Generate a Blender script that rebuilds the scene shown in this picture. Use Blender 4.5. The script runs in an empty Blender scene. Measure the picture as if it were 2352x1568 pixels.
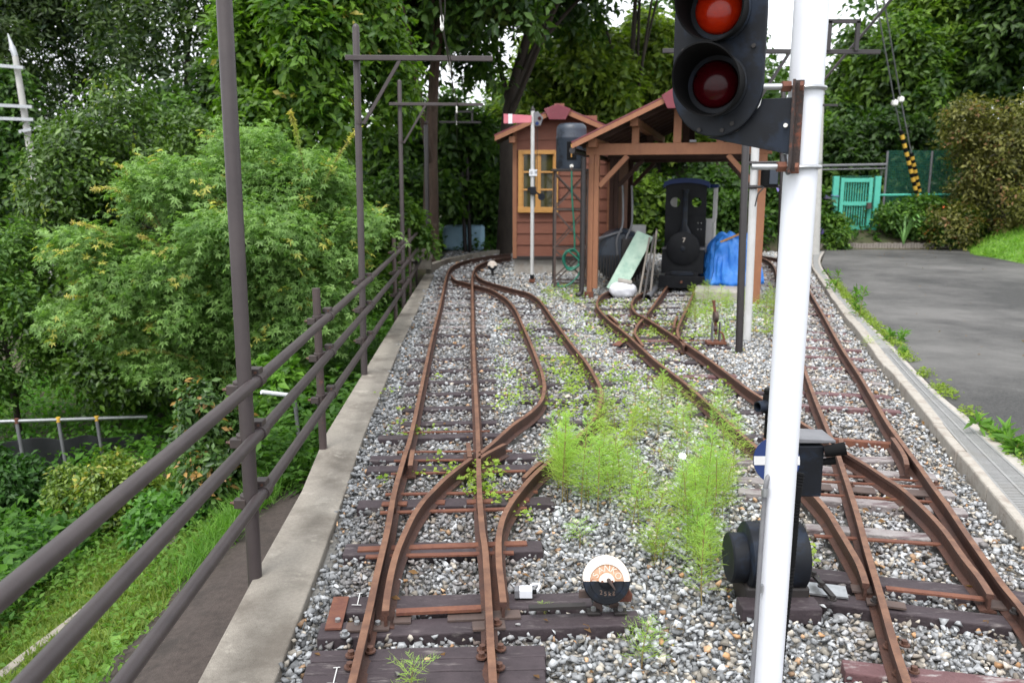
import bpy, math, random
import numpy as np
from mathutils import Vector, Matrix, Euler

random.seed(7); RNG = np.random.default_rng(7)
SC = bpy.context.scene
COL = SC.collection
R = math.radians

# ---------------------------------------------------------------- camera, sky, sun, exposure
EYE, TILT, FPX = 1.65, R(10.8), 1900.0            # FPX: focal length in pixels of a 2352 px wide picture
cd = bpy.data.cameras.new("camera"); cam = bpy.data.objects.new("camera", cd); COL.objects.link(cam)
cd.sensor_width = 36; cd.lens = FPX / 2352 * 36; cd.clip_end = 2000; cd.clip_start = 0.05
cam.location = (0, 0, EYE); cam.rotation_euler = (R(90) - TILT, 0, 0)
SC.camera = cam
cd.dof.use_dof = True; cd.dof.focus_distance = 3.4; cd.dof.aperture_fstop = 4.0

SUN_EL, SUN_AZ = R(62), R(200)                     # azimuth from +Y, clockwise: behind the camera, a little left
W = bpy.data.worlds.new("World"); SC.world = W; W.use_nodes = True
nt = W.node_tree; nt.nodes.clear()
sky = nt.nodes.new("ShaderNodeTexSky"); sky.sky_type = 'NISHITA'; sky.sun_disc = False
sky.sun_elevation = SUN_EL; sky.sun_rotation = SUN_AZ; sky.air_density = 1.0; sky.dust_density = 4.0
hs = nt.nodes.new("ShaderNodeHueSaturation"); hs.inputs["Saturation"].default_value = 0.22; hs.inputs["Value"].default_value = 1.0
# an overcast deck: brighter overhead than a clear sky, nearly colourless
mx = nt.nodes.new("ShaderNodeMix"); mx.data_type = 'RGBA'; mx.inputs[0].default_value = 0.6
mx.inputs[7].default_value = (9.0, 9.35, 9.8, 1)
bg = nt.nodes.new("ShaderNodeBackground"); bg.inputs["Strength"].default_value = 0.13
wo = nt.nodes.new("ShaderNodeOutputWorld")
nt.links.new(sky.outputs[0], hs.inputs["Color"]); nt.links.new(hs.outputs[0], mx.inputs[6])
nt.links.new(mx.outputs[2], bg.inputs[0]); nt.links.new(bg.outputs[0], wo.inputs[0])

sl = bpy.data.lights.new("sun", 'SUN'); sl.energy = 1.4; sl.angle = R(25); sl.color = (1.0, 0.97, 0.93)
so = bpy.data.objects.new("sun", sl); COL.objects.link(so)
sd = Vector((math.sin(SUN_AZ) * math.cos(SUN_EL), math.cos(SUN_AZ) * math.cos(SUN_EL), math.sin(SUN_EL)))
so.rotation_euler = sd.to_track_quat('Z', 'Y').to_euler(); so.location = sd * 40

SC.view_settings.view_transform = 'Standard'; SC.view_settings.look = 'None'
SC.view_settings.exposure = 1.05; SC.view_settings.gamma = 1.0
SC.cycles.max_bounces = 6; SC.cycles.diffuse_bounces = 3; SC.cycles.glossy_bounces = 2
SC.cycles.transmission_bounces = 4; SC.cycles.transparent_max_bounces = 4
SC.cycles.caustics_reflective = False; SC.cycles.caustics_refractive = False

# ---------------------------------------------------------------- picture rays -> points of the place
def ray(x, y):
    a = (x - 1176) / FPX; b = (784 - y) / FPX
    return a, math.cos(TILT) + b * math.sin(TILT), -math.sin(TILT) + b * math.cos(TILT)
def G(x, y, z=0.0):                                # the point at height z
    r = ray(x, y); t = (z - EYE) / r[2]
    return Vector((r[0] * t, r[1] * t, z))
def A(x, y, Y):                                    # the point at distance Y
    r = ray(x, y); t = Y / r[1]
    return Vector((r[0] * t, Y, EYE + r[2] * t))

# ---------------------------------------------------------------- materials
def _n(nt, t, **k):
    n = nt.nodes.new(t)
    for a, b in k.items():
        setattr(n, a, b)
    return n
def mat(name, c, c2=None, rough=0.6, metal=0.0, scale=8.0, c3=None, bump=0.0, bscale=None, stretch=None, spec=0.5, detail=6, lo=0.35, hi=0.65, coat=0):
    m = bpy.data.materials.new(name); m.use_nodes = True; nt = m.node_tree
    p = nt.nodes["Principled BSDF"]
    p.inputs["Roughness"].default_value = rough; p.inputs["Metallic"].default_value = metal
    p.inputs["Specular IOR Level"].default_value = spec; p.inputs["Coat Weight"].default_value = coat
    tc = _n(nt, "ShaderNodeTexCoord"); mp = _n(nt, "ShaderNodeMapping")
    if stretch: mp.inputs["Scale"].default_value = stretch
    nt.links.new(tc.outputs["Object"], mp.inputs[0])
    if c2 is None: c2 = tuple(x * 0.8 for x in c)
    nz = _n(nt, "ShaderNodeTexNoise"); nz.inputs["Scale"].default_value = scale; nz.inputs["Detail"].default_value = detail
    nz.inputs["Roughness"].default_value = 0.65
    nt.links.new(mp.outputs[0], nz.inputs["Vector"])
    rp = _n(nt, "ShaderNodeValToRGB"); e = rp.color_ramp.elements
    e[0].position = lo; e[0].color = (*c, 1); e[1].position = hi; e[1].color = (*c2, 1)
    if c3:
        x = rp.color_ramp.elements.new(min(0.98, hi + 0.1)); x.color = (*c3, 1)
    nt.links.new(nz.outputs[0], rp.inputs[0]); nt.links.new(rp.outputs[0], p.inputs["Base Color"])
    if bump:
        nb = _n(nt, "ShaderNodeTexNoise"); nb.inputs["Scale"].default_value = bscale or scale * 6; nb.inputs["Detail"].default_value = 5
        nt.links.new(mp.outputs[0], nb.inputs["Vector"])
        bp = _n(nt, "ShaderNodeBump"); bp.inputs["Strength"].default_value = bump; bp.inputs["Distance"].default_value = 0.01
        nt.links.new(nb.outputs[0], bp.inputs["Height"]); nt.links.new(bp.outputs[0], p.inputs["Normal"])
    return m
def two_scale(m, c, fac=0.5, scale=1.2, lo=0.45, hi=0.6, stretch=None):   # a second, larger pattern of stains over a material
    nt = m.node_tree; p = nt.nodes["Principled BSDF"]; src = p.inputs["Base Color"].links[0].from_socket
    tc = _n(nt, "ShaderNodeTexCoord"); nz = _n(nt, "ShaderNodeTexNoise"); nz.inputs["Scale"].default_value = scale; nz.inputs["Detail"].default_value = 8
    nz.inputs["Roughness"].default_value = 0.7
    mp = _n(nt, "ShaderNodeMapping")
    if stretch: mp.inputs["Scale"].default_value = stretch
    nt.links.new(tc.outputs["Object"], mp.inputs[0]); nt.links.new(mp.outputs[0], nz.inputs["Vector"])
    mr = _n(nt, "ShaderNodeMapRange"); mr.inputs[1].default_value = lo; mr.inputs[2].default_value = hi; mr.inputs[4].default_value = fac
    nt.links.new(nz.outputs[0], mr.inputs[0])
    mx = _n(nt, "ShaderNodeMix", data_type='RGBA'); mx.inputs[7].default_value = (*c, 1)
    nt.links.new(mr.outputs[0], mx.inputs[0]); nt.links.new(src, mx.inputs[6]); nt.links.new(mx.outputs[2], p.inputs["Base Color"])
    return m
def attr_mat(name, rough=0.8, bump=0.0, bscale=60, var=0.25, vscale=40, spec=0.4):       # colour from the mesh's own attribute
    m = bpy.data.materials.new(name); m.use_nodes = True; nt = m.node_tree
    p = nt.nodes["Principled BSDF"]; p.inputs["Roughness"].default_value = rough; p.inputs["Specular IOR Level"].default_value = spec
    at = _n(nt, "ShaderNodeAttribute", attribute_name="Col")
    tc = _n(nt, "ShaderNodeTexCoord"); nz = _n(nt, "ShaderNodeTexNoise"); nz.inputs["Scale"].default_value = vscale; nz.inputs["Detail"].default_value = 4
    nt.links.new(tc.outputs["Object"], nz.inputs["Vector"])
    mr = _n(nt, "ShaderNodeMapRange"); mr.inputs[1].default_value = 0.3; mr.inputs[2].default_value = 0.7
    mr.inputs[3].default_value = 1 - var; mr.inputs[4].default_value = 1 + var
    nt.links.new(nz.outputs[0], mr.inputs[0])
    vm = _n(nt, "ShaderNodeVectorMath", operation='SCALE'); nt.links.new(at.outputs[0], vm.inputs[0]); nt.links.new(mr.outputs[0], vm.inputs[3])
    nt.links.new(vm.outputs[0], p.inputs["Base Color"])
    if bump:
        bp = _n(nt, "ShaderNodeBump"); bp.inputs["Strength"].default_value = bump; bp.inputs["Distance"].default_value = 0.005
        nt.links.new(nz.outputs[0], bp.inputs["Height"]); nt.links.new(bp.outputs[0], p.inputs["Normal"])
    return m
def leaf_mat(name, rough=0.45, trans=0.3, spec=0.35):
    m = bpy.data.materials.new(name); m.use_nodes = True; nt = m.node_tree
    p = nt.nodes["Principled BSDF"]; p.inputs["Roughness"].default_value = rough; p.inputs["Specular IOR Level"].default_value = spec
    at = _n(nt, "ShaderNodeAttribute", attribute_name="Col"); oi = _n(nt, "ShaderNodeObjectInfo")
    mu = _n(nt, "ShaderNodeVectorMath", operation='MULTIPLY'); nt.links.new(at.outputs[0], mu.inputs[0]); nt.links.new(oi.outputs["Color"], mu.inputs[1])
    nt.links.new(mu.outputs[0], p.inputs["Base Color"])
    tl = _n(nt, "ShaderNodeBsdfTranslucent")
    ml = _n(nt, "ShaderNodeVectorMath", operation='MULTIPLY'); ml.inputs[1].default_value = (1.5, 1.7, 0.7)
    nt.links.new(mu.outputs[0], ml.inputs[0]); nt.links.new(ml.outputs[0], tl.inputs[0])
    ms = _n(nt, "ShaderNodeMixShader"); ms.inputs[0].default_value = trans
    nt.links.new(p.outputs[0], ms.inputs[1]); nt.links.new(tl.outputs[0], ms.inputs[2])
    nt.links.new(ms.outputs[0], nt.nodes["Material Output"].inputs[0])
    return m

M = {}
M['pipe'] = two_scale(mat('pipe', (.040, .031, .032), (.052, .041, .041), rough=.46, spec=.4, scale=5, bump=.05, bscale=90), (.085, .064, .06), .5, 14, .62, .72)
M['pipe2'] = two_scale(mat('pipe_worn', (.062, .043, .041), (.05, .036, .035), rough=.5, scale=6), (.16, .06, .045), .6, 18, .6, .7)
M['clamp'] = mat('clamp', (.034, .027, .027), (.05, .036, .033), rough=.5, scale=30)
M['bolt'] = mat('bolt', (.06, .028, .02), (.11, .05, .032), rough=.6, scale=60)
M['zinc'] = mat('zinc', (.45, .46, .47), (.33, .34, .35), rough=.38, metal=.8, scale=25)
M['rail'] = two_scale(mat('rail_rust', (.042, .018, .013), (.075, .029, .017), rough=.75, scale=14, c3=(.05, .024, .019), bump=.35, bscale=90), (.04, .022, .019), .7, 3.5, .5, .65)
M['railtop'] = two_scale(mat('rail_head', (.135, .062, .034), (.18, .09, .052), rough=.6, scale=22, bump=.15, bscale=140), (.09, .04, .024), .85, 7, .44, .58)
M['rust'] = mat('rust_bar', (.105, .038, .026), (.16, .062, .034), rough=.85, scale=16, c3=(.055, .027, .022), bump=.25)
M['sleep'] = two_scale(mat('sleeper_dark', (.036, .027, .031), (.052, .039, .044), rough=.7, scale=9, stretch=(1, 1, 1), bump=.5, bscale=40, spec=.35), (.17, .15, .145), .75, 7, .56, .7, (1, 4, 3))
M['sleepgrey'] = two_scale(mat('sleeper_weathered', (.27, .25, .245), (.2, .175, .175), rough=.85, scale=12, bump=.7, bscale=50), (.085, .05, .055), .85, 5, .5, .62, (1, 3, 3))
M['sleepred'] = two_scale(mat('sleeper_red', (.095, .045, .048), (.13, .065, .068), rough=.8, scale=10, bump=.6, bscale=45), (.3, .27, .265), .85, 6, .54, .64, (1, 3, 3))
M['conc'] = two_scale(two_scale(mat('concrete', (.26, .235, .20), (.20, .18, .152), rough=.9, scale=60, bump=.5, bscale=160, lo=.3, hi=.7), (.09, .075, .06), .75, 1.7, .45, .62), (.38, .35, .30), .7, 4.5, .56, .68)
M['concl'] = two_scale(mat('concrete_light', (.38, .355, .325), (.31, .29, .26), rough=.9, scale=20, bump=.4, bscale=90), (.3, .24, .2), .6, 5, .5, .65)
M['kerb'] = two_scale(mat('kerb', (.36, .33, .29), (.30, .275, .24), rough=.9, scale=24, bump=.5, bscale=80), (.17, .13, .105), .6, 7, .5, .65)
M['rustdark'] = two_scale(mat('rust_dark', (.028, .02, .019), (.04, .026, .022), rough=.8, scale=20, bump=.3), (.15, .045, .022), .9, 24, .52, .62)
M['diskrust'] = two_scale(mat('disk_rust', (.42, .22, .12), (.52, .33, .22), rough=.7, scale=30), (.25, .08, .04), .7, 26, .52, .64)
M['white'] = two_scale(mat('white_paint', (.68, .695, .74), (.64, .655, .70), rough=.45, scale=3), (.36, .36, .37), .5, 8, .62, .74, (1, 1, .25)); two_scale(M['white'], (.22, .12, .08), .85, 55, .70, .74)
M['whiteold'] = two_scale(mat('white_old', (.56, .56, .56), (.49, .485, .475), rough=.55, scale=6), (.3, .2, .14), .9, 22, .68, .74)
M['black'] = two_scale(mat('black_paint', (.0075, .0085, .011), (.011, .013, .018), rough=.5, scale=8, spec=.2), (.014, .021, .036), .8, 9, .5, .6)
M['blackmat'] = mat('black_plastic', (.004, .004, .0045), (.006, .006, .0065), spec=.15, rough=.8, scale=20)
M['loco'] = mat('loco_black', (.0045, .005, .0065), (.008, .0085, .011), spec=.2, rough=.55, scale=9)
M['bluedark'] = mat('blue_dark', (.007, .024, .11), (.006, .02, .085), spec=.3, rough=.5, scale=8)
M['hutwood'] = mat('hut_boards', (.19, .068, .040), (.155, .055, .034), rough=.7, scale=5, stretch=(1, 1, 10), bump=.2)
M['beam'] = two_scale(mat('shed_timber', (.28, .122, .06), (.24, .10, .052), rough=.7, scale=6, stretch=(3, 3, 1), bump=.15), (.2, .09, .06), .5, 8, .55, .7)
M['beam_shaded'] = mat('shed_timber_shaded', (.075, .035, .025), (.06, .028, .02), rough=.75, scale=7, bump=.15)  # dark copy of the shed timber, shade under the roof put into its colour
M['roofred'] = two_scale(mat('roof_red', (.17, .024, .038), (.13, .019, .03), rough=.4, scale=6), (.14, .1, .09), .5, 4, .5, .7)
M['roofunder'] = mat('roof_under', (.09, .06, .045), (.06, .045, .035), rough=.8, scale=8, stretch=(1, 8, 1))
M['frame'] = mat('window_frame', (.50, .26, .07), (.42, .2, .05), rough=.5, scale=8, stretch=(1, 1, 6))
M['downpipe'] = mat('downpipe', (.022, .018, .0185), (.028, .023, .024), rough=.45, scale=8)
M['steel'] = mat('old_steel', (.06, .042, .038), (.09, .06, .05), rough=.7, scale=15)
M['steeldark'] = mat('dark_steel', (.015, .0125, .0125), (.024, .019, .0175), rough=.6, scale=15)
M['tank'] = two_scale(mat('tank', (.022, .03, .045), (.033, .043, .062), rough=.45, scale=5, stretch=(1, 1, .3)), (.012, .014, .02), .9, 4, .52, .56)
M['hose'] = mat('hose', (.01, .17, .11), (.012, .13, .085), rough=.4, scale=8)
M['semred'] = mat('semaphore_red', (.5, .13, .17), (.55, .17, .2), rough=.5, scale=6)
M['tarp'] = two_scale(mat('tarp', (.03, .19, .66), (.05, .26, .76), rough=.42, scale=5, bump=1.0, bscale=26), (.25, .45, .85), .5, 5, .58, .72)
M['greenboard'] = two_scale(mat('green_board', (.28, .42, .34), (.4, .52, .43), rough=.7, scale=9, bump=.1), (.17, .27, .22), .6, 7, .52, .66)
M['bag'] = mat('bag', (.70, .70, .75), (.63, .63, .68), rough=.7, scale=12, bump=.4, bscale=25)
M['greyply'] = mat('grey_board', (.2, .175, .155), (.26, .23, .2), rough=.8, scale=8, stretch=(4, 4, 1))
M['greymetal'] = mat('grey_metal', (.12, .12, .13), (.16, .16, .17), rough=.5, scale=10)
M['gate'] = mat('gate_turquoise', (.08, .44, .34), (.07, .38, .29), rough=.45, scale=8)
M['greennet'] = mat('green_net', (.01, .12, .08), (.012, .09, .06), rough=.7, scale=12)
M['yellow'] = mat('guard_yellow', (.68, .42, .06), (.6, .35, .05), rough=.5, scale=8)
M['pole'] = mat('utility_concrete', (.46, .45, .43), (.4, .39, .37), rough=.8, scale=10)
M['bark'] = two_scale(mat('bark', (.075, .048, .034), (.05, .034, .025), rough=.95, scale=7, stretch=(1, 1, .3), bump=1.0, bscale=30), (.17, .15, .12), .5, 6, .58, .7)
M['barkdark'] = mat('bark_dark', (.026, .020, .016), (.042, .032, .025), rough=.95, scale=8, stretch=(1, 1, .3), bump=1.0, bscale=30)
M['stem'] = mat('weed_stem', (.22, .2, .06), (.2, .1, .05), rough=.6, scale=6)
M['leaf'] = leaf_mat('leaf', .5, .35)
M['leafgloss'] = leaf_mat('leaf_glossy', .38, .25, .4)
M['weed'] = leaf_mat('weed_leaf', .6, .4, .25)
M['stone'] = attr_mat('ballast_stone', .85, .5, 60, .3, 55, .35)
M['porcelain'] = mat('porcelain', (.75, .74, .7), (.68, .67, .63), rough=.25, scale=8)
M['orangelens'] = mat('lens_orange', (.5, .028, .003), (.3, .010, .002), rough=.16, scale=9, spec=.3)
M['redlens'] = mat('lens_red', (.045, .0015, .004), (.025, .001, .002), rough=.16, scale=9, spec=.2)
M['glass'] = mat('window_glass', (.03, .028, .012), (.055, .05, .012), rough=.08, scale=3)  # yellowish curtain reflection put into the glass colour
M['letter'] = mat('cast_letter', (.7, .63, .56), (.6, .5, .42), rough=.6, scale=30)
M['letterdark'] = mat('cast_letter_dark', (.09, .07, .06), (.13, .08, .06), rough=.6, scale=30)
M['diskwhite'] = two_scale(mat('disk_white', (.78, .72, .66), (.72, .62, .53), rough=.55, scale=16), (.5, .2, .1), .8, 22, .56, .68)
M['lightblue'] = two_scale(mat('pale_blue_sheet', (.3, .5, .66), (.38, .58, .72), rough=.5, scale=4), (.15, .3, .45), .6, 4, .5, .7)
M['blacksheet'] = mat('black_sheet', (.014, .0145, .017), (.02, .021, .025), rough=.6, scale=12)

# ---------------------------------------------------------------- mesh builder
Z = Vector((0, 0, 1))
def frame(d, up=Z):
    d = d.normalized(); s = d.cross(up)
    if s.length < 1e-4: s = d.cross(Vector((1, 0, 0)))
    s.normalize(); return s, s.cross(d).normalized()
class MB:
    def __init__(s): s.v = []; s.f = []; s.m = []
    def add(s, vs, fs, mi=0):
        o = len(s.v); s.v += [tuple(x) for x in vs]; s.f += [tuple(o + i for i in f) for f in fs]
        s.m += (mi if isinstance(mi, list) else [mi] * len(fs)); return s
    def box(s, c, size, rot=None, mi=0):
        c = Vector(c); hx, hy, hz = (q / 2 for q in size)
        vs = [Vector((x, y, z)) for z in (-hz, hz) for y in (-hy, hy) for x in (-hx, hx)]
        if rot is not None: vs = [rot @ q for q in vs]
        return s.add([c + q for q in vs], [(0, 2, 3, 1), (4, 5, 7, 6), (0, 1, 5, 4), (2, 6, 7, 3), (0, 4, 6, 2), (1, 3, 7, 5)], mi)
    def bar(s, p0, p1, w, h, up=Z, mi=0):
        p0 = Vector(p0); p1 = Vector(p1); a, b = frame(p1 - p0, up); a = a * w / 2; b = b * h / 2
        vs = [p + q for p in (p0, p1) for q in (-a - b, a - b, a + b, -a + b)]
        return s.add(vs, [(3, 2, 1, 0), (4, 5, 6, 7), (0, 1, 5, 4), (1, 2, 6, 5), (2, 3, 7, 6), (3, 0, 4, 7)], mi)
    def tube(s, path, r, n=10, caps=True, mi=0):
        P = [Vector(p) for p in path]; rr = r if isinstance(r, (list, tuple)) else [r] * len(P)
        t = [(P[min(i + 1, len(P) - 1)] - P[max(i - 1, 0)]).normalized() for i in range(len(P))]
        a, b = frame(t[0]); vs = []
        for i, p in enumerate(P):
            if i:
                a = (a - t[i] * a.dot(t[i])); a.normalize(); b = a.cross(t[i]).normalized()
            for k in range(n):
                an = 2 * math.pi * k / n; vs.append(p + (a * math.cos(an) + b * math.sin(an)) * rr[i])
        fs = [(i * n + k, i * n + (k + 1) % n, (i + 1) * n + (k + 1) % n, (i + 1) * n + k) for i in range(len(P) - 1) for k in range(n)]
        if caps: fs += [tuple(range(n))[::-1], tuple((len(P) - 1) * n + k for k in range(n))]
        return s.add(vs, fs, mi)
    def cyl(s, p0, p1, r, r2=None, n=16, mi=0): return s.tube([p0, p1], [r, r if r2 is None else r2], n, mi=mi)
    def lathe(s, prof, M4, n=28, mi=0):            # prof: (radius, height) along local z
        vs = []; 
        for r, z in prof:
            for k in range(n):
                an = 2 * math.pi * k / n; vs.append(M4 @ Vector((r * math.cos(an), r * math.sin(an), z)))
        m = len(prof)
        fs = [(i * n + k, i * n + (k + 1) % n, (i + 1) * n + (k + 1) % n, (i + 1) * n + k) for i in range(m - 1) for k in range(n)]
        fs += [tuple(range(n))[::-1], tuple((m - 1) * n + k for k in range(n))]
        return s.add(vs, fs, mi)
    def prism(s, poly, d, M4, mi=0):               # polygon in local xy, extruded to z = d
        n = len(poly); vs = [M4 @ Vector((x, y, 0)) for x, y in poly] + [M4 @ Vector((x, y, d)) for x, y in poly]
        fs = [tuple(range(n))[::-1], tuple(range(n, 2 * n))] + [(i, (i + 1) % n, n + (i + 1) % n, n + i) for i in range(n)]
        return s.add(vs, fs, mi)
    def sweep(s, path, prof, mis=None):            # closed profile (side, up) along a path, kept upright
        P = [Vector(p) for p in path]; n = len(prof); vs = []
        for i, p in enumerate(P):
            d = P[min(i + 1, len(P) - 1)] - P[max(i - 1, 0)]; d.z = 0; a, _ = frame(d)
            vs += [p + a * u + Z * z for u, z in prof]
        fs = []; mm = []
        for i in range(len(P) - 1):
            for k in range(n):
                fs.append((i * n + k, (i + 1) * n + k, (i + 1) * n + (k + 1) % n, i * n + (k + 1) % n)); mm.append(mis[k] if mis else 0)
        fs += [tuple(range(n)), tuple((len(P) - 1) * n + k for k in range(n))[::-1]]; mm += [0, 0]
        return s.add(vs, fs, mm)
    def build(s, name, m, parent=None, smooth=False, bevel=0, local=False):
        vs = s.v
        if parent is not None and not local:
            l = parent.get('_o') or (0, 0, 0); vs = [(x - l[0], y - l[1], z - l[2]) for x, y, z in vs]
        me = bpy.data.meshes.new(name); me.from_pydata(vs, [], s.f); me.validate()
        for q in (m if isinstance(m, (list, tuple)) else [m]): me.materials.append(M[q] if isinstance(q, str) else q)
        if any(s.m) and len(me.polygons) == len(s.m): me.polygons.foreach_set("material_index", s.m)
        o = bpy.data.objects.new(name, me); COL.objects.link(o)
        if smooth:
            me.polygons.foreach_set("use_smooth", [True] * len(me.polygons)); me.set_sharp_from_angle(angle=R(38))
        if bevel:
            b = o.modifiers.new("bevel", 'BEVEL'); b.width = bevel; b.segments = 2; b.limit_method = 'ANGLE'; b.angle_limit = R(40)
        if parent is not None: o.parent = parent
        return o
def tag(o, label=None, cat=None, group=None, kind=None):
    if label: o['label'] = label
    if cat: o['category'] = cat
    if group: o['group'] = group
    if kind: o['kind'] = kind
    return o
def thing(name, label, cat, loc=(0, 0, 0), rz=0, group=None):
    o = bpy.data.objects.new(name, None); COL.objects.link(o); o.location = loc; o.rotation_euler = (0, 0, rz)
    o.empty_display_size = .1; o['_o'] = tuple(loc)
    return tag(o, label, cat, group)
def copy_tree(o, parent=None):
    c = o.copy(); COL.objects.link(c)
    if parent is not None: c.parent = parent
    for ch in list(o.children): copy_tree(ch, c)
    return c
def spline(pts, step=0.06):                        # Catmull-Rom through the points, resampled
    P = [Vector(p) for p in pts]; out = []
    Q = [P[0] * 2 - P[1]] + P + [P[-1] * 2 - P[-2]]
    for i in range(1, len(Q) - 2):
        a, b, c, d = Q[i - 1:i + 3]; n = max(2, int((c - b).length / step))
        for k in range(n):
            t = k / n
            out.append(.5 * ((2 * b) + (c - a) * t + (2 * a - 5 * b + 4 * c - d) * t * t + (3 * b - a - 3 * c + d) * t ** 3))
    out.append(P[-1]); return out
def rows(name, V, F, m, colors=None, parent=None, smooth=False):     # quick mesh from arrays; F: (n,3) or (n,4)
    me = bpy.data.meshes.new(name); V = np.asarray(V, np.float32); F = np.asarray(F, np.int32)
    me.vertices.add(len(V)); me.vertices.foreach_set("co", V.ravel())
    k = F.shape[1]; me.loops.add(F.size); me.loops.foreach_set("vertex_index", F.ravel())
    me.polygons.add(len(F)); me.polygons.foreach_set("loop_start", np.arange(0, F.size, k, dtype=np.int32))
    me.update(calc_edges=True)
    if colors is not None:
        ca = me.color_attributes.new("Col", 'FLOAT_COLOR', 'POINT')
        c4 = np.ones((len(V), 4), np.float32); c4[:, :3] = colors; ca.data.foreach_set("color", c4.ravel())
    me.materials.append(M[m])
    if smooth: me.polygons.foreach_set("use_smooth", np.ones(len(F), bool))
    o = bpy.data.objects.new(name, me); COL.objects.link(o)
    if parent is not None: o.parent = parent
    return o
def lerp(a, b, t): return a + (b - a) * t
def px(l, z=0.0): return [G(x, y, z) for x, y in l]

# ---------------------------------------------------------------- the ground
def interp(x, t): return float(np.interp(x, [a for a, _ in t], [b for _, b in t]))
WOUT = [(-1.02, -3), (-1.06, 2.52), (-1.11, 3.34), (-1.15, 4.27), (-1.25, 5.3), (-1.42, 9.6), (-1.62, 15.3), (-1.8, 20), (-1.8, 400)]
WIN = [(-.79, -3), (-.81, 2.52), (-.86, 3.38), (-.92, 4.27), (-1.0, 5.3), (-1.16, 8.27), (-1.45, 15.3), (-1.6, 20)]
def wout(y): return float(np.interp(y, [b for _, b in WOUT], [a for a, _ in WOUT]))
def win(y): return float(np.interp(y, [b for _, b in WIN], [a for a, _ in WIN]))
def sstep(a, b, x):
    t = min(1, max(0, (x - a) / (b - a))); return t * t * (3 - 2 * t)
LOW = [(0, -.90), (.7, -.93), (1.2, -1.05), (2, -1.3), (4, -1.65), (10, -2.1), (25, -1.8), (300, 0)]
BANK = [(20.6, -.06), (21, .22), (22, .8), (26, 2.2), (34, 4), (45, 4.5), (400, 6)]
BACK = [(22, -.06), (26, .1), (40, .6), (400, 3)]
def hgt(u, y):                                     # u: metres right of the wall's outer edge line
    if u < .12:
        z = interp(max(0, -u), LOW)
        s = sstep(14.5, 17, y) * (1 - min(1, max(0, (-u - 1.5) / 6)))
        z = z * (1 - s) - .06 * s
        return z
    w = sstep(4, 8, u)
    return interp(y, BANK) * w + interp(y, BACK) * (1 - w)
US = [-300, -150, -80, -60, -40, -32, -25, -18, -14, -10, -8, -6, -5, -4, -3, -2.5, -2, -1.6, -1.2, -.95, -.7, -.4, 0, .12, .3, .8, 1.5, 2.5, 4, 5, 6, 7, 8, 10, 13, 17, 22, 30, 45, 80, 150, 300]
YS = [-12, -6, -3] + [i * .5 for i in range(0, 60)] + [31, 32.5, 34, 37, 40, 45, 50, 60, 80, 120, 200, 400]
V = []; F = []
for y in YS:
    for u in US: V.append((wout(y) + u, y, hgt(u, y)))
n = len(US)
for j in range(len(YS) - 1):
    for i in range(n - 1): F.append((j * n + i, j * n + i + 1, (j + 1) * n + i + 1, (j + 1) * n + i))
M['earth'] = two_scale(mat('earth', (.045, .036, .022), (.07, .055, .032), rough=.95, scale=3, bump=.6, bscale=20), (.035, .055, .015), .8, 1.5, .45, .6)
M['soilpath'] = two_scale(mat('soil_path', (.04, .03, .026), (.062, .048, .042), rough=.95, scale=30, bump=.5, bscale=120), (.02, .016, .014), .6, 2.2, .5, .62)
M['gravelbase'] = mat('gravel_base', (.13, .128, .122), (.24, .23, .21), rough=.95, scale=45, bump=.8, bscale=60)
M['asphalt'] = two_scale(two_scale(mat('asphalt', (.022, .0215, .021), (.055, .054, .052), rough=.85, scale=75, bump=.5, bscale=120, lo=.38, hi=.62, detail=3), (.135, .13, .124), .8, .3, .42, .62, (1, 1, 1)), (.022, .021, .021), .6, .5, .54, .68)
M['turf'] = two_scale(mat('turf', (.09, .2, .03), (.14, .27, .04), rough=.95, scale=16, bump=.6, bscale=60), (.2, .25, .06), .5, 4, .5, .65)
tag(rows('ground', V, F, 'earth'), kind='structure')
def sheet(name, pts, m, kind='structure', thick=None):
    b = MB(); b.add(pts, [tuple(range(len(pts)))]); o = b.build(name, m); return tag(o, kind=kind)
# brown path at the foot of the wall and the lawn strip beside it
def strip(name, m, ua, ub, dz, y0, y1):
    b = MB(); ys = [y0 + (y1 - y0) * i / 60 for i in range(61)]; nn = 7; vs = []
    for i, y in enumerate(ys):
        a = ua(y); c = ub(y)
        for k in range(nn):
            u = a + (c - a) * k / (nn - 1); vs.append((wout(y) + u, y, hgt(u, y) + dz))
    fs = [(i * nn + k, i * nn + k + 1, (i + 1) * nn + k + 1, (i + 1) * nn + k) for i in range(60) for k in range(nn - 1)]
    return tag(b.add(vs, fs).build(name, m), kind='structure')
PATHL = [(-1.02, 0), (-1.0, 3.9), (-.86, 4.8), (-.72, 5.6), (-.62, 6.4), (-.42, 7.1), (-.2, 7.6), (-.05, 8.2)]
_pl = [G(x, y, -.94) for x, y in ((203, 1565), (323, 1420), (435, 1318), (497, 1262), (630, 1144), (704, 1095))]
PATHL = [(-1.0, 0)] + [(p.x - wout(p.y), p.y) for p in _pl] + [(-.1, 7.6), (-.02, 8.2)]
def pathl(y): return float(np.interp(y, [b for _, b in PATHL], [a for a, _ in PATHL])) + .03 * math.sin(y * 7) + .02 * math.sin(y * 17)
strip('path', 'soilpath', pathl, lambda y: 0.06, .012, -2, 8.0)
strip('lawn', 'turf', lambda y: -2.0 - .12 * y * .3, lambda y: pathl(y) + .02, .006, -2, 8.0)

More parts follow.
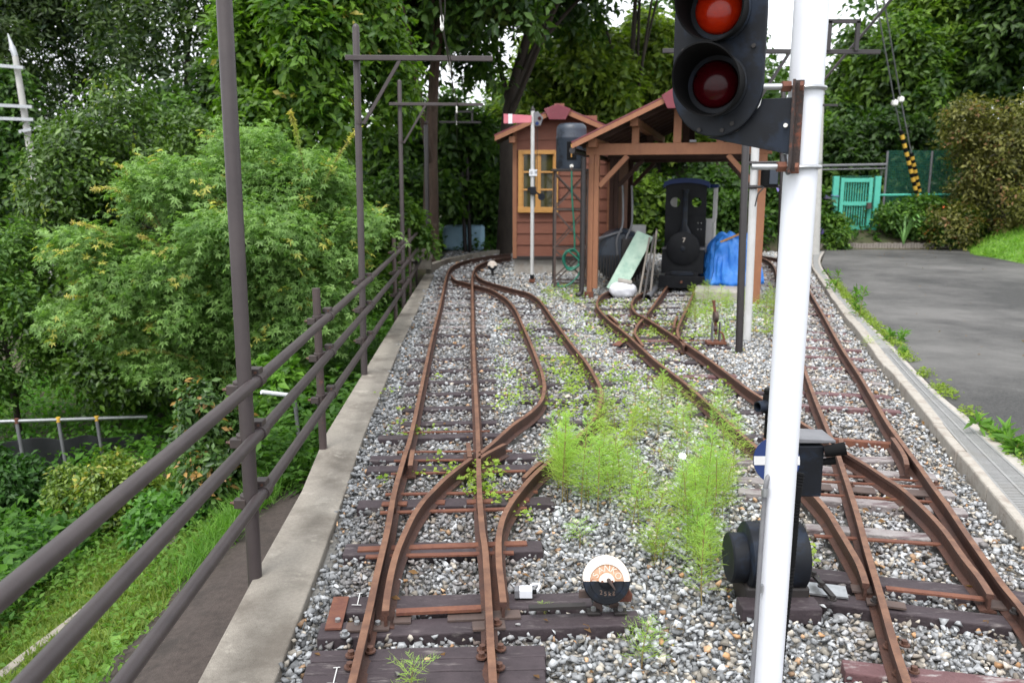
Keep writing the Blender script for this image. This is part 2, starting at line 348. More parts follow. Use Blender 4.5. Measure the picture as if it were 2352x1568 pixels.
# gravel sheet, road, grass bank
KIN = [(1865, 613), (1890, 652), (1925, 704), (1963, 751), (1991, 786), (2025, 833), (2048, 854), (2084, 898), (2130, 956), (2352, 1222)]
KOUT = [(1869, 611), (1896, 645), (1930, 690), (1969, 734), (2013, 786), (2072, 857), (2130, 924), (2169, 974), (2352, 1190)]
GOUT = [(1885, 606), (1943, 687), (1981, 728), (2037, 781), (2089, 836), (2160, 907), (2245, 974), (2352, 1062)]
kin = px(KIN, .055); kout = px(KOUT, .055); gout = px(GOUT, .04)
def ext(l, d=4.0):                                 # carry a line on towards and past the camera
    v = (l[-1] - l[-2]).normalized(); return l + [l[-1] + v * d]
kin = ext(kin); kout = ext(kout); gout = ext(gout)
k0 = kin[0].copy(); far = [Vector((7.2, 20.4, .055))]
kin = far + kin; kout = [far[0] + Vector((.2, 0, 0))] + kout; gout = [far[0] + Vector((.5, 0, -.015))] + gout
def kx(y):
    return float(np.interp(-y, [-p.y for p in kin], [p.x for p in kin]))
pts = [(win(y) - .03, y, -.05) for y in np.linspace(-1, 21.4, 30)] + [(kx(y) + .02, y, -.05) for y in np.linspace(20.4, -1, 30)]
sheet('gravel_bed', pts, 'gravelbase')
road = [Vector((p.x + .01, p.y, .034)) for p in gout] + [Vector((14, -2, .034)), Vector((30, -2, .034)), Vector((30, 14, .034))] \
    + [Vector((q.x, q.y, .034)) for q in px([(2352, 606), (2292, 594), (2239, 586), (2218, 573)], .034)] + [Vector((11, 21, .034)), Vector((7.4, 20.75, .034))]
sheet('road', road, 'asphalt')
# grass bank at the far right
b = MB(); vs = []; fs = []
gl = px([(2215, 571), (2239, 586), (2292, 594), (2352, 606), (2480, 640), (2700, 700)], .03)
for k in range(9):
    for p in gl:
        t = k / 8; vs.append((p.x + t * 5, p.y + t * 2.2, .03 + 1.3 * (1 - (1 - t) ** 2)))
m6 = len(gl)
b.add(vs, [(k * m6 + i, k * m6 + i + 1, (k + 1) * m6 + i + 1, (k + 1) * m6 + i) for k in range(8) for i in range(m6 - 1)])
bank = tag(b.build('grass_bank', 'turf', smooth=True), kind='structure')

# ---------------------------------------------------------------- retaining wall, kerb, drain
w = thing('retaining_wall', 'stained concrete retaining wall edging the gravel beside the pipe fence', 'wall', (-1.1, 5, 0))
ys = [-2, 1, 2.5, 3.4, 4.3, 5.3, 6.6, 8.3, 10, 12, 14, 15.3]
b = MB(); vs = []; fs = []
for y in ys:
    a, c = wout(y), win(y) + .01; vs += [(a, y, 0), (c, y, 0), (c, y, -1.4), (a - .02, y, -1.4)]
for i in range(len(ys) - 1):
    for k in range(4): fs.append((i * 4 + k, i * 4 + (k + 1) % 4, (i + 1) * 4 + (k + 1) % 4, (i + 1) * 4 + k))
fs += [(3, 2, 1, 0), tuple(len(vs) - 4 + k for k in range(4))]
b.add(vs, fs).build('wall_body', 'conc', w, bevel=.008)
# curving concrete edge of the loop, beyond the wall
e = px([(985, 614), (1030, 600), (1100, 586), (1165, 577), (1200, 573)], .03)
MB().sweep(spline(e, .3), [(-.06, -.3), (.06, -.3), (.06, .06), (-.06, .06)]).build('edge_strip', 'conc', w)
kb = thing('kerb', 'pale worn concrete kerb between the gravel and the drain channel', 'kerb', tuple(kin[5]))
ki = spline(kin, .12); ko = spline(kout, .12); go = spline(gout, .12)
b = MB(); seg = 0
def ribbon(b, pa, pb, z0, z1):                     # a long block between two lines
    vs = []; n = len(pa)
    for p, q in zip(pa, pb): vs += [(p.x, p.y, z1), (q.x, q.y, z1), (q.x, q.y, z0), (p.x, p.y, z0)]
    fs = [(i * 4 + k, i * 4 + (k + 1) % 4, i * 4 + 4 + (k + 1) % 4, i * 4 + 4 + k) for i in range(n - 1) for k in range(4)]
    fs += [(3, 2, 1, 0), tuple((n - 1) * 4 + k for k in range(4))]
    b.add(vs, fs)
def resamp(l, ys): 
    yy = [-p.y for p in l]; return [Vector((float(np.interp(-y, yy, [p.x for p in l])), y, 0)) for y in ys]
yk = list(np.arange(0.6, 20.3, .6))
for i in range(len(yk) - 1):
    q = [yk[i] + .004, (yk[i] + yk[i + 1]) / 2, yk[i + 1] - .004]; j = random.uniform(-.006, .006)
    pa = resamp(ki, q); pb = resamp(ko, q)
    for p in pa + pb: p.x += j + random.uniform(-.003, .003)
    b = MB(); ribbon(b, pa, pb, -.1, .06 + random.uniform(-.006, .006)); b.build('kerb_stone', 'kerb', kb, bevel=.012)
dr = thing('drain_channel', 'grey slotted drain channel running along the road edge', 'drain', tuple(kout[5]))
M['drain'] = two_scale(mat('drain_grey', (.24, .24, .235), (.2, .2, .197), rough=.7, scale=14), (.2, .19, .17), .6, 3, .5, .65)
M['hole'] = mat('drain_dark', (.03, .03, .03), (.045, .045, .045), rough=.9, scale=20)
yk2 = list(np.arange(.6, 20.2, .3)); pa = resamp(ko, yk2); pb = resamp(go, yk2)
b = MB(); ribbon(b, [lerp(p, q, .03) for p, q in zip(pa, pb)], [lerp(p, q, .72) for p, q in zip(pa, pb)], -.1, .018); b.build('channel_floor', 'hole', dr)
b = MB(); ribbon(b, [lerp(p, q, .72) for p, q in zip(pa, pb)], pb, -.1, .043); b.build('channel_edge', 'concl', dr, bevel=.006)
b = MB()                                           # the grating's bars up to 9 m, plain slabs beyond
y = .8
while y < 8.1:
    p = resamp(ko, [y])[0]; q = resamp(go, [y])[0]
    a = lerp(p, q, .03); c = lerp(p, q, .70); b.bar((a.x, y, .032), (c.x, y, .032), .013, .02); y += .022
for f in (.05, .36, .68):
    l = [lerp(p, q, f) for p, q in zip(pa, pb) if p.y < 8.1]
    for i in range(len(l) - 1): b.bar((l[i].x, l[i].y, .0345), (l[i + 1].x, l[i + 1].y, .0345), .014, .022)
b.build('grating', 'drain', dr)
yk3 = list(np.arange(8.1, 20.2, .6))
for i in range(len(yk3) - 1):
    q = [yk3[i] + .006, yk3[i + 1] - .006]; c0 = resamp(ko, q); c1 = resamp(go, q)
    b = MB(); ribbon(b, [lerp(p, r, .03) for p, r in zip(c0, c1)], [lerp(p, r, .715) for p, r in zip(c0, c1)], -.1, .042); b.build('cover_slab', 'drain', dr, bevel=.005)

# ---------------------------------------------------------------- tracks
RZ = .08
PROF = [(-.031, 0), (.031, 0), (.031, .006), (.006, .014), (.006, .057), (.0135, .062), (.0135, .080), (-.0135, .080), (-.0135, .062), (-.006, .056), (-.006, .014), (-.031, .006)]
MIS = [0] * 12; MIS[6] = 1
BLOCK = []                                         # places where no ballast lies: (p0, p1, half width)
def rail(par, l, name='rail', z=RZ, sm=.05):
    p = [G(x, y, z) for x, y in l]; s = spline(p, sm)
    for q in s: q.z = 0
    MB().sweep(s, PROF, MIS).build(name, ['rail', 'railtop'], par)
    for i in range(0, len(s) - 1, 4): BLOCK.append((s[i], s[min(i + 4, len(s) - 1)], .03))
    return s
def bend(pts, step=.12): return spline(pts, step)
def sleeper(par, p0, p1, w, m, z=0.002, h=.1, name='sleeper', jit=True):
    p0 = Vector((p0[0], p0[1], z - h / 2)); p1 = Vector((p1[0], p1[1], z - h / 2))
    d = (p1 - p0).normalized(); a, c = frame(d); n = 5; vs = []
    for i in range(n + 1):                         # slightly uneven timber
        q = p0 + (p1 - p0) * i / n
        for sx, sz in ((-1, -1), (1, -1), (1, 1), (-1, 1)):
            e = random.uniform(-.004, .004) if jit else 0
            vs.append(q + a * sx * (w / 2 + e) + Z * (sz * h / 2 + (random.uniform(-.003, .002) if sz > 0 and jit else 0)))
    fs = [(i * 4 + k, i * 4 + 4 + k, i * 4 + 4 + (k + 1) % 4, i * 4 + (k + 1) % 4) for i in range(n) for k in range(4)]
    fs += [(0, 1, 2, 3), (n * 4 + 3, n * 4 + 2, n * 4 + 1, n * 4)]
    o = MB().add(vs, fs).build(name, m, par, bevel=.006 if jit else .003)
    BLOCK.append((p0, p1, w / 2 + .004))
    return o
def nearest(l, p): return min(l, key=lambda q: (q - p).length)
def sleepers_along(par, L, Rr, y0, y1, step, length, w, mats, skip=()):
    acc = 0; last = None
    for i in range(len(L) - 1):
        if last is None: last = L[i]
        acc += (L[i + 1] - L[i]).length
        if acc < step: continue
        acc = 0; p = L[i]; q = nearest(Rr, p); c = (p + q) / 2
        if not (y0 <= c.y <= y1): continue
        d = (q - p).normalized(); d = (d + Vector((random.uniform(-.02, .02), random.uniform(-.03, .03), 0))).normalized(); c = c + d * random.uniform(-.03, .03)
        so_ = sleeper(par, c - d * length / 2, c + d * length / 2, w * random.uniform(.9, 1.1), random.choice(mats), z=random.uniform(-.013, -.002))
        if c.y < 10:                               # spikes beside the rail feet
            tq = Vector((-d.y, d.x, 0))
            for rp in (p, q):
                for sg in (-1, 1): MB().box(rp + d * sg * .037 + tq * (.02 * sg) + Z * .008, (.022, .02, .026), Matrix.Rotation(math.atan2(d.y, d.x), 3, 'Z')).build('spike', 'steeldark', so_)
def plank(par, a, b_, w, m, z=.003, name='sleeper', h=.1): return sleeper(par, G(*a, z), G(*b_, z), w, m, z, h, name)
def tiebar(par, a, b_, w=.035, name='tie_bar', m='rust', z=.006, h=.008):
    p = G(*a, z); q = G(*b_, z); MB().bar(p, q, w, h).build(name, m, par)

T1 = thing('railway_track', 'rusty narrow gauge track beside the pipe fence, splitting into a passing siding at its points', 'railway track', (-.4, 5, 0))
t1l = rail(T1, [(800, 1605), (808, 1568), (828, 1484), (850, 1390), (865, 1320), (891, 1210), (906, 1128), (928, 1050), (949, 976), (986, 802), (997, 754), (1008, 712), (1017, 672), (1023, 644), (1029, 624), (1038, 612), (1057, 602), (1084, 595), (1127, 587), (1173, 582)])
t1r = rail(T1, [(1134, 1605), (1131, 1543), (1127, 1484), (1123, 1400), (1115, 1269), (1107, 1210), (1101, 1124), (1097, 988), (1090, 850), (1087, 780), (1086, 723), (1085, 657), (1085, 635), (1088, 622), (1096, 611), (1114, 602), (1149, 594), (1174, 590)])
dl1 = rail(T1, [(885, 1402), (891, 1355), (900, 1308), (912, 1265), (930, 1222), (949, 1183), (973, 1148), (992, 1128), (1023, 1097), (1054, 1072), (1082, 1051)], 'switch_rail')
dl2 = rail(T1, [(1103, 1040), (1133, 1015), (1176, 976), (1213, 950), (1240, 924), (1250, 895), (1246, 860), (1232, 820), (1216, 780), (1200, 745), (1185, 712), (1166, 688), (1146, 674), (1127, 664), (1094, 655), (1067, 648), (1046, 642), (1036, 631)])
dr1 = rail(T1, [(1156, 1382), (1150, 1328), (1146, 1289), (1146, 1230), (1156, 1187), (1172, 1156), (1191, 1130), (1215, 1101), (1238, 1078), (1264, 1056), (1310, 1015), (1350, 980), (1371, 948), (1381, 912), (1378, 888), (1365, 861), (1345, 829), (1311, 787), (1275, 738), (1242, 692), (1226, 679), (1210, 671), (1182, 664), (1149, 655), (1118, 646), (1100, 637), (1092, 626)], 'switch_rail')
rail(T1, [(948, 1032), (945, 1050), (942, 1068)], 'check_rail'); rail(T1, [(1075, 1016), (1077, 1032), (1079, 1048)], 'wing_rail')
rail(T1, [(1100, 1052), (1118, 1040), (1160, 1018)], 'wing_rail'); rail(T1, [(1245, 1058), (1225, 1074), (1203, 1096)], 'check_rail')
D = ['sleep', 'sleep', 'sleep', 'sleepgrey']
for a, c, ww, m in [((868, 1003), (1160, 997), .085, 'sleep'), ((850, 1051), (1238, 1045), .1, 'sleep'), ((843, 1075), (1224, 1071), .1, 'sleep'),
                    ((822, 1155), (1272, 1147), .11, 'sleep'), ((790, 1260), (1246, 1251), .12, 'sleep')]: plank(T1, a, c, ww, m)
plank(T1, (760, 1388), (1358, 1374), .122, 'sleep', .006); plank(T1, (732, 1446), (1470, 1416), .105, 'sleep', .006)
for a, c in [((712, 1504), (1253, 1492)), ((702, 1534), (1253, 1520)), ((692, 1564), (1253, 1549)), ((680, 1596), (1256, 1580))]: plank(T1, a, c, .0765, 'sleep', .008, 'deck_board')
for yy in (972, 938, 905, 878, 852, 826): plank(T1, (918 + (972 - yy) * .16, yy), (1142 - (972 - yy) * .03, yy - 5), .085, random.choice(['sleep', 'sleepgrey', 'sleep']), random.uniform(-.006, .002))
sleepers_along(T1, t1l, t1r, 8.2, 21, .5, .78, .09, D)
sleepers_along(T1, dl2, dr1, 5.55, 13.0, .52, .78, .085, ['sleep', 'sleep', 'sleepgrey'])
for a, c, ww in [((925, 993), (1125, 990), .02), ((912, 1038), (1177, 1035), .022), ((905, 1058), (1150, 1055), .022), ((898, 1088), (1207, 1081), .024), ((885, 1135), (1235, 1129), .028),
                 ((873, 1177), (1210, 1167), .03), ((822, 1261), (1210, 1247), .045), ((840, 1278), (1180, 1269), .03)]: tiebar(T1, a, c, ww)
for a, c in [((877, 1157), (935, 1156)), ((1000, 1153), (1022, 1153)), ((1072, 1152), (1132, 1150)), ((1168, 1149), (1215, 1147))]: tiebar(T1, a, c, .05, 'tie_plate', z=.009)
# points: slide plates, plates on the ends of the long timbers, stretcher
tiebar(T1, (765, 1444), (784, 1371), .062, 'end_plate', z=.012)
tiebar(T1, (795, 1440), (895, 1437), .06, 'slide_plate', 'steel', .012); tiebar(T1, (1085, 1438), (1160, 1434), .06, 'slide_plate', 'steel', .012)
tiebar(T1, (910, 1405), (1105, 1396), .035, 'stretcher_bar', 'rust', .03, .012); tiebar(T1, (905, 1420), (945, 1419), .07, 'slide_plate', 'steel', .012)
tiebar(T1, (1028, 1417), (1195, 1410), .06, 'slide_plate', 'steel', .012)
tiebar(T1, (1215, 1395), (1345, 1390), .03, 'throw_rod', 'steeldark', .05, .012)
def bolt_at(par, x, y, z=.02, r=.011, m='zinc'):
    p = G(x, y, z); b = MB(); b.cyl(p - Z * .012, p - Z * .006, r * 1.7, n=12); b.cyl(p - Z * .006, p + Z * .008, r, n=6); b.build('bolt', m, par)
for x, y in ((820, 1430), (868, 1430), (776, 1424), (1040, 1398), (792, 1452)): bolt_at(T1, x, y)
for x, y in ((850, 1488), (806, 1498), (803, 1525), (1108, 1485), (1147, 1526), (1141, 1425), (1150, 1483), (1106, 1502)): bolt_at(T1, x, y, .03, .012, 'bolt')
for s_, l in ((t1l, .6), (t1r, .6)):               # fishplates at the joints
    for yy in (2.82, 4.05):
        p = nearest(s_, Vector((s_[0].x, yy, 0))); i = s_.index(p); d = (s_[i + 1] - s_[i - 1]).normalized()
        for sd in (-1, 1):
            a, _ = frame(d); q = p + a * sd * .012 + Z * .034; MB().bar(q - d * .09, q + d * .09, .009, .03).build('fishplate', 'rail', T1)
# chalk marks on the timbers
for x, y, k in ((822, 1375, .045), (768, 1550, .045)):
    p = G(x, y, .0125); b = MB(); b.bar(p + Vector((.006, -k, 0)), p + Vector((0, k, 0)), .004, .001); b.bar(p + Vector((-.013, k, 0)), p + Vector((.010, k + .004, 0)), .004, .001); b.bar(p + Vector((-.016, -k, 0)), p + Vector((.022, -k - .002, 0)), .004, .001); b.build('chalk_mark', 'whiteold', T1)

T2 = thing('railway_track', 'rusty track beside the kerb with a branch forking off towards the shed', 'railway track', (1.9, 5, 0))
t2l = rail(T2, [(2098, 1605), (2083, 1564), (2052, 1470), (2020, 1357), (1993, 1267), (1971, 1186), (1944, 1100), (1921, 1032), (1898, 978), (1871, 911), (1853, 861), (1822, 770), (1795, 687), (1787, 643), (1780, 616), (1768, 601), (1750, 592), (1725, 588)])
t2r = rail(T2, [(2470, 1575), (2410, 1490), (2352, 1402), (2304, 1343), (2259, 1280), (2218, 1222), (2178, 1163), (2142, 1114), (2110, 1068), (2074, 1019), (2038, 969), (2007, 915), (1975, 861), (1940, 808), (1913, 762), (1889, 718), (1865, 677), (1845, 640), (1825, 612), (1795, 596), (1750, 587), (1725, 584)])
rail(T2, [(2275, 1364), (2250, 1325), (2214, 1280), (2169, 1217), (2124, 1168), (2074, 1123), (2034, 1096), (1989, 1066), (1948, 1041), (1938, 1033)], 'switch_rail')
bu = rail(T2, [(1916, 1020), (1907, 1014), (1876, 992), (1840, 969), (1755, 916), (1718, 892), (1673, 858), (1622, 820), (1571, 786), (1530, 759), (1485, 731), (1461, 718), (1451, 701), (1455, 687), (1468, 676), (1500, 664)])
bl = rail(T2, [(1989, 1339), (1975, 1298), (1953, 1258), (1926, 1213), (1898, 1168), (1849, 1114), (1800, 1075), (1742, 1029), (1690, 984), (1632, 930), (1581, 885), (1537, 851), (1502, 824), (1468, 793), (1434, 762), (1400, 735), (1379, 714), (1371, 697), (1379, 680), (1396, 670), (1425, 660)])
rail(T2, [(2050, 1004), (2067, 1028), (2079, 1050), (2083, 1066)], 'check_rail'); rail(T2, [(1932, 1006), (1933, 1018), (1937, 1032)], 'wing_rail')
rail(T2, [(1888, 1000), (1904, 1012), (1920, 1034)], 'wing_rail'); rail(T2, [(1757, 1003), (1760, 1015), (1775, 1034)], 'check_rail')
sleepers_along(T2, t2l, t2r, 6.0, 21, .47, .86, .085, ['sleepred', 'sleepgrey', 'sleepred'])
sleepers_along(T2, bl, bu, 5.3, 11.6, .55, .82, .085, ['sleep', 'sleepred', 'sleep'])
plank(T2, (1880, 1003), (2075, 1018), .05, 'rust', .012, 'steel_sleeper', .06)
for a, c, ww, m in [((1690, 1056), (2095, 1052), .085, 'sleepgrey'), ((1845, 1072), (2150, 1092), .085, 'sleepgrey'), ((1695, 1098), (2190, 1132), .085, 'sleepgrey'), ((1695, 1124), (2220, 1172), .09, 'sleepgrey'),
                    ((1850, 1206), (2260, 1240), .08, 'sleepgrey'), ((1825, 1310), (2380, 1372), .105, 'sleep'), ((1800, 1360), (2330, 1428), .095, 'sleep'), ((1937, 1527), (2420, 1580), .085, 'sleepred')]: plank(T2, a, c, ww, m, .004)
for a, c, ww in [((1845, 1086), (2140, 1106), .02), ((1850, 1103), (2165, 1120), .02), ((1885, 1135), (2180, 1155), .024), ((1870, 1230), (2195, 1252), .028)]: tiebar(T2, a, c, ww, z=.009)
for a, c, ww in [((1850, 1115), (1910, 1120), .09), ((1935, 1121), (2010, 1128), .09), ((2045, 1128), (2130, 1134), .09)]: tiebar(T2, a, c, ww, 'slide_plate', 'steel', .012)
for a, c, ww, m in [((1843, 1348), (1945, 1360), .1, 'zinc'), ((1955, 1350), (2020, 1357), .06, 'steel'), ((2260, 1385), (2310, 1391), .07, 'steel'), ((2035, 1350), (2270, 1376), .03, 'rust'), ((1990, 1380), (2080, 1392), .05, 'steel')]: tiebar(T2, a, c, ww, 'slide_plate' if m != 'rust' else 'stretcher_bar', m, .016 if m != 'rust' else .035)
MB().bar(G(1868, 1318, .05), G(1915, 1372, .05), .02, .012).build('crank_arm', 'steeldark', T2)
for x, y in ((1870, 1316), (1888, 1340), (1912, 1370), (2010, 1374), (2330, 1400)): bolt_at(T2, x, y, .06, .01, 'steeldark')
for x, y in ((2040, 1478), (2078, 1474), (2062, 1540), (2100, 1534), (2005, 1090), (2150, 1108), (1938, 1068), (1955, 1110)): bolt_at(T2, x, y, .03, .011, 'bolt')

T3 = thing('railway_track', 'short rusty track running into the shed under the black locomotive', 'railway track', (1.7, 10, 0))
l3 = rail(T3, [(1477, 793), (1465, 776), (1458, 762), (1465, 745), (1476, 732)]); l3b = rail(T3, [(1487, 720), (1499, 704), (1518, 677), (1552, 632), (1585, 590)])
r3 = rail(T3, [(1571, 793), (1561, 776), (1556, 759), (1564, 735), (1578, 707), (1593, 673), (1613, 632), (1635, 590)])
rail(T3, [(1548, 752), (1550, 738), (1556, 726)], 'check_rail'); rail(T3, [(1398, 722), (1408, 730), (1418, 740)], 'check_rail')
for a, c in [((1400, 790), (1668, 788)), ((1405, 776), (1600, 772)), ((1415, 802), (1680, 796)), ((1400, 755), (1580, 750)), ((1370, 742), (1570, 735)), ((1345, 724), (1570, 718)), ((1342, 712), (1560, 705)), ((1350, 694), (1590, 690)), ((1490, 678), (1600, 676))]: plank(T3, a, c, .09, 'sleep', -.002)
tiebar(T3, (1470, 785), (1660, 780), .03, 'throw_rod', 'rust', .02); tiebar(T3, (1395, 748), (1565, 742), .03, 'tie_bar'); tiebar(T3, (1415, 793), (1440, 775), .08, 'end_plate', z=.012)

# ---------------------------------------------------------------- ballast: every stone is real, the heap is one thing nobody could count
def rock_protos(n, pts=9):
    import bmesh
    out = []
    for i in range(n):
        bm = bmesh.new()
        for k in range(pts):
            d = RNG.normal(size=3); d /= np.linalg.norm(d); d *= RNG.uniform(.8, 1.08); bm.verts.new(d * np.array([1, RNG.uniform(.7, .95), RNG.uniform(.5, .8)]))
        r = bmesh.ops.convex_hull(bm, input=bm.verts)
        bmesh.ops.delete(bm, geom=[g for g in r['geom_interior'] if isinstance(g, bmesh.types.BMVert)], context='VERTS')
        bmesh.ops.triangulate(bm, faces=bm.faces[:]); bm.verts.index_update()
        out.append((np.array([v.co[:] for v in bm.verts]), np.array([[v.index for v in f.verts] for f in bm.faces]))); bm.free()
    return out
PROTO = rock_protos(22)
def rot_rand(n, tilt=1.0):
    q = RNG.normal(size=(n, 4)); q /= np.linalg.norm(q, axis=1)[:, None]; w, x, y, z = q.T
    return np.stack([1 - 2 * (y * y + z * z), 2 * (x * y - z * w), 2 * (x * z + y * w), 2 * (x * y + z * w), 1 - 2 * (x * x + z * z), 2 * (y * z - x * w), 2 * (x * z - y * w), 2 * (y * z + x * w), 1 - 2 * (x * x + y * y)], 1).reshape(n, 3, 3)
def blocked(P, grow):
    bad = np.zeros(len(P), bool)
    for a, b_, hw in BLOCK:
        ax, ay, bx, by = a[0], a[1], b_[0], b_[1]; dx, dy = bx - ax, by - ay; L = math.hypot(dx, dy)
        if L < 1e-5: continue
        u = ((P[:, 0] - ax) * dx + (P[:, 1] - ay) * dy) / L; v = ((P[:, 0] - ax) * dy - (P[:, 1] - ay) * dx) / L
        bad |= (u > -grow) & (u < L + grow) & (np.abs(v) < hw + grow)
    return bad
SP, SS = [], []
wy = np.linspace(0, 22, 60); wxs = np.array([win(y) for y in wy]); kxs = np.array([kx(y) for y in wy])
def layer(y0, y1, s, z, r, keep, grow):
    ny = int((y1 - y0) / s); X, Y = np.meshgrid(np.arange(-1.7, 8, s), y0 + np.arange(ny) * s)
    P = np.stack([X.ravel(), Y.ravel(), np.zeros(X.size)], 1); P[:, :2] += RNG.uniform(-.5, .5, (len(P), 2)) * s
    a = np.interp(P[:, 1], wy, wxs); c = np.interp(P[:, 1], wy, kxs)
    spill = RNG.uniform(-.03, .05, len(P)) + .05 * np.sin(P[:, 1] * 3.1) * np.sin(P[:, 1] * 1.3)
    P = P[(P[:, 0] > a + spill) & (P[:, 0] < c - .01) & (RNG.random(len(P)) < keep)]
    P = P[np.abs(P[:, 0]) < P[:, 1] * .68 + .5]
    if len(P) == 0: return
    P = P[~blocked(P, grow)]
    rr = r * np.clip(np.exp(RNG.normal(0, .28, len(P))), .5, 1.8)
    P[:, 2] = z + RNG.uniform(-.006, .008, len(P)); SP.append(P); SS.append(rr)
for y0, y1, s, r in ((1.9, 5.2, .0255, .0185), (5.2, 9, .032, .0212), (9, 14.5, .046, .028), (14.5, 21, .075, .04)):
    layer(y0, y1, s, -.045, r, 1, 0); layer(y0, y1, s, -.024, r, .75, .008); layer(y0, y1, s * 1.5, -.010, r * .95, .55, -.012)
layer(1.9, 14, .30, .012, .016, .22, -.05)          # a few stones lying on timbers and on the wall
P = np.concatenate(SP); S = np.concatenate(SS); N = len(P)
Rm = rot_rand(N)
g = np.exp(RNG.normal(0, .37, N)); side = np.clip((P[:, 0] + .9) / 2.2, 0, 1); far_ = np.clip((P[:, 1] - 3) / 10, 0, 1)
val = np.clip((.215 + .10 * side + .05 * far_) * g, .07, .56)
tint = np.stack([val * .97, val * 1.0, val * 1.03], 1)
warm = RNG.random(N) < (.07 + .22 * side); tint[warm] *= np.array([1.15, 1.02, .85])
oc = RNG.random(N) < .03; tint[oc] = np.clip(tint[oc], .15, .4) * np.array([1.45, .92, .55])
near_rail = np.zeros(N)
for a, b_, hw in BLOCK:
    if hw < .031:
        dd_ = np.hypot(P[:, 0] - (a[0] + b_[0]) / 2, P[:, 1] - (a[1] + b_[1]) / 2); near_rail = np.maximum(near_rail, np.clip(1 - dd_ / .22, 0, 1))
nr = (near_rail * RNG.uniform(.0, .75, N))[:, None]; tint = tint * (1 - nr) + np.array((.13, .075, .05)) * nr      # rust washed off the rails
Vs, Fs, Cs = [], [], []; off = 0; pick = RNG.integers(0, len(PROTO), N)
for k, (pv, pf) in enumerate(PROTO):
    ix = np.where(pick == k)[0]
    v = np.einsum('nij,vj->nvi', Rm[ix], pv) * S[ix][:, None, None]; v[:, :, 2] *= .8; v += P[ix][:, None, :]
    Vs.append(v.reshape(-1, 3)); Fs.append((pf[None] + (np.arange(len(ix)) * len(pv))[:, None, None] + off).reshape(-1, 3)); off += len(ix) * len(pv)
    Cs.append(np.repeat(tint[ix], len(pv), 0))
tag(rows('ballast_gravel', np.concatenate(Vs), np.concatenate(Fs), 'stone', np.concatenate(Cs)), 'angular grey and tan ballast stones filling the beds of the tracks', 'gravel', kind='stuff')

# ---------------------------------------------------------------- pipe fence and masts
def clampset(par, p, q, rp, rq):                   # a scaffold swivel coupler: two collars and the lugs with bolts
    b = MB(); p = Vector(p); q = Vector(q)
    b.cyl(p - Z * .033, p + Z * .033, rp * 1.3, n=14)
    d = FDIR; b.cyl(q - d * .033, q + d * .033, rq * 1.32, n=14)
    m = (p + q) / 2; b.box(m + Z * .004, (.05, .045, .04)); b.box(q + Vector((-.01, 0, rq + .014)), (.05, .06, .026)); b.box(p + Vector((-.03, -.024, 0)), (.05, .036, .04))
    c = b.build('clamp', 'clamp', par, bevel=.003)
    b = MB(); b.cyl(p + Vector((-.075, -.022, 0)), p + Vector((.02, -.022, 0)), .006, n=8); b.cyl(p + Vector((-.062, -.022, 0)), p + Vector((-.05, -.022, 0)), .012, n=6)
    b.cyl(q + Vector((.0, -.035, rq + .012)), q + Vector((.0, .05, rq + .012)), .006, n=8); b.cyl(q + Vector((0, .03, rq + .012)), q + Vector((0, .043, rq + .012)), .012, n=6)
    o = b.build('bolt', 'bolt', c); o.location = (0, 0, 0)
    return c
# a part of a part must keep the offset of its thing
_build = MB.build
def build2(s, name, m, parent=None, **k):
    o = _build(s, name, m, parent, **k)
    if parent is not None and not k.get('local') and parent.get('_o'): o['_o'] = tuple(parent['_o'])
    return o
MB.build = build2
FN = thing('pipe_fence', 'brown scaffold pipe fence of three rails clamped to posts along the wall', 'fence', (-1.1, 3.3, 0))
def fx(y): return float(np.interp(y, [1.2, 3.3, 5.0, 7.1, 11.8, 15.2], [-1.0, -1.06, -1.135, -1.235, -1.48, -1.69]))
FDIR = Vector((-.045, 1, -.004)).normalized(); RP = .0243
HT = ((.845, .815), (.62, .54), (.357, .255))
def fz(k, y): return lerp(HT[k][0], HT[k][1], (y - 3.3) / 11.9)
for k in range(3):
    MB().tube([(fx(y), y, fz(k, y)) for y in (.2, 1.2, 2.2, 3.3, 5, 7.1, 9.5, 11.8, 15.25)], RP, 16).build('rail', 'pipe', FN, smooth=True)
posts = [(735, 1030, 5.03, 662), (887, 700, 10.3, 547), (954, 640, 15.1, 505)]
POSTX = lambda y: fx(y) - .062
for x_, y_, Y, top in posts:
    p = Vector((POSTX(Y), Y, 0)); zt = A(x_, top, Y).z
    MB().cyl(p - Z * 1.1, p + Z * zt, .0245, n=16).build('post', 'pipe2', FN, smooth=True)
    for k in range(3): clampset(FN, (p.x, Y, fz(k, Y) - .02), (fx(Y + .07), Y + .07, fz(k, Y)), .0245, RP)
for Y in (13.2,):
    MB().cyl((POSTX(Y), Y, -1), (POSTX(Y), Y, .95), .0245, n=12).build('post', 'pipe2', FN, smooth=True)
for k in range(3):                                 # the return at the far end
    MB().cyl((fx(15.2) - .02, 15.25, fz(k, 15.2) - .03), (fx(15.2) - 1.0, 15.35, fz(k, 15.2) - .04), .024, n=12).build('rail', 'pipe', FN, smooth=True)
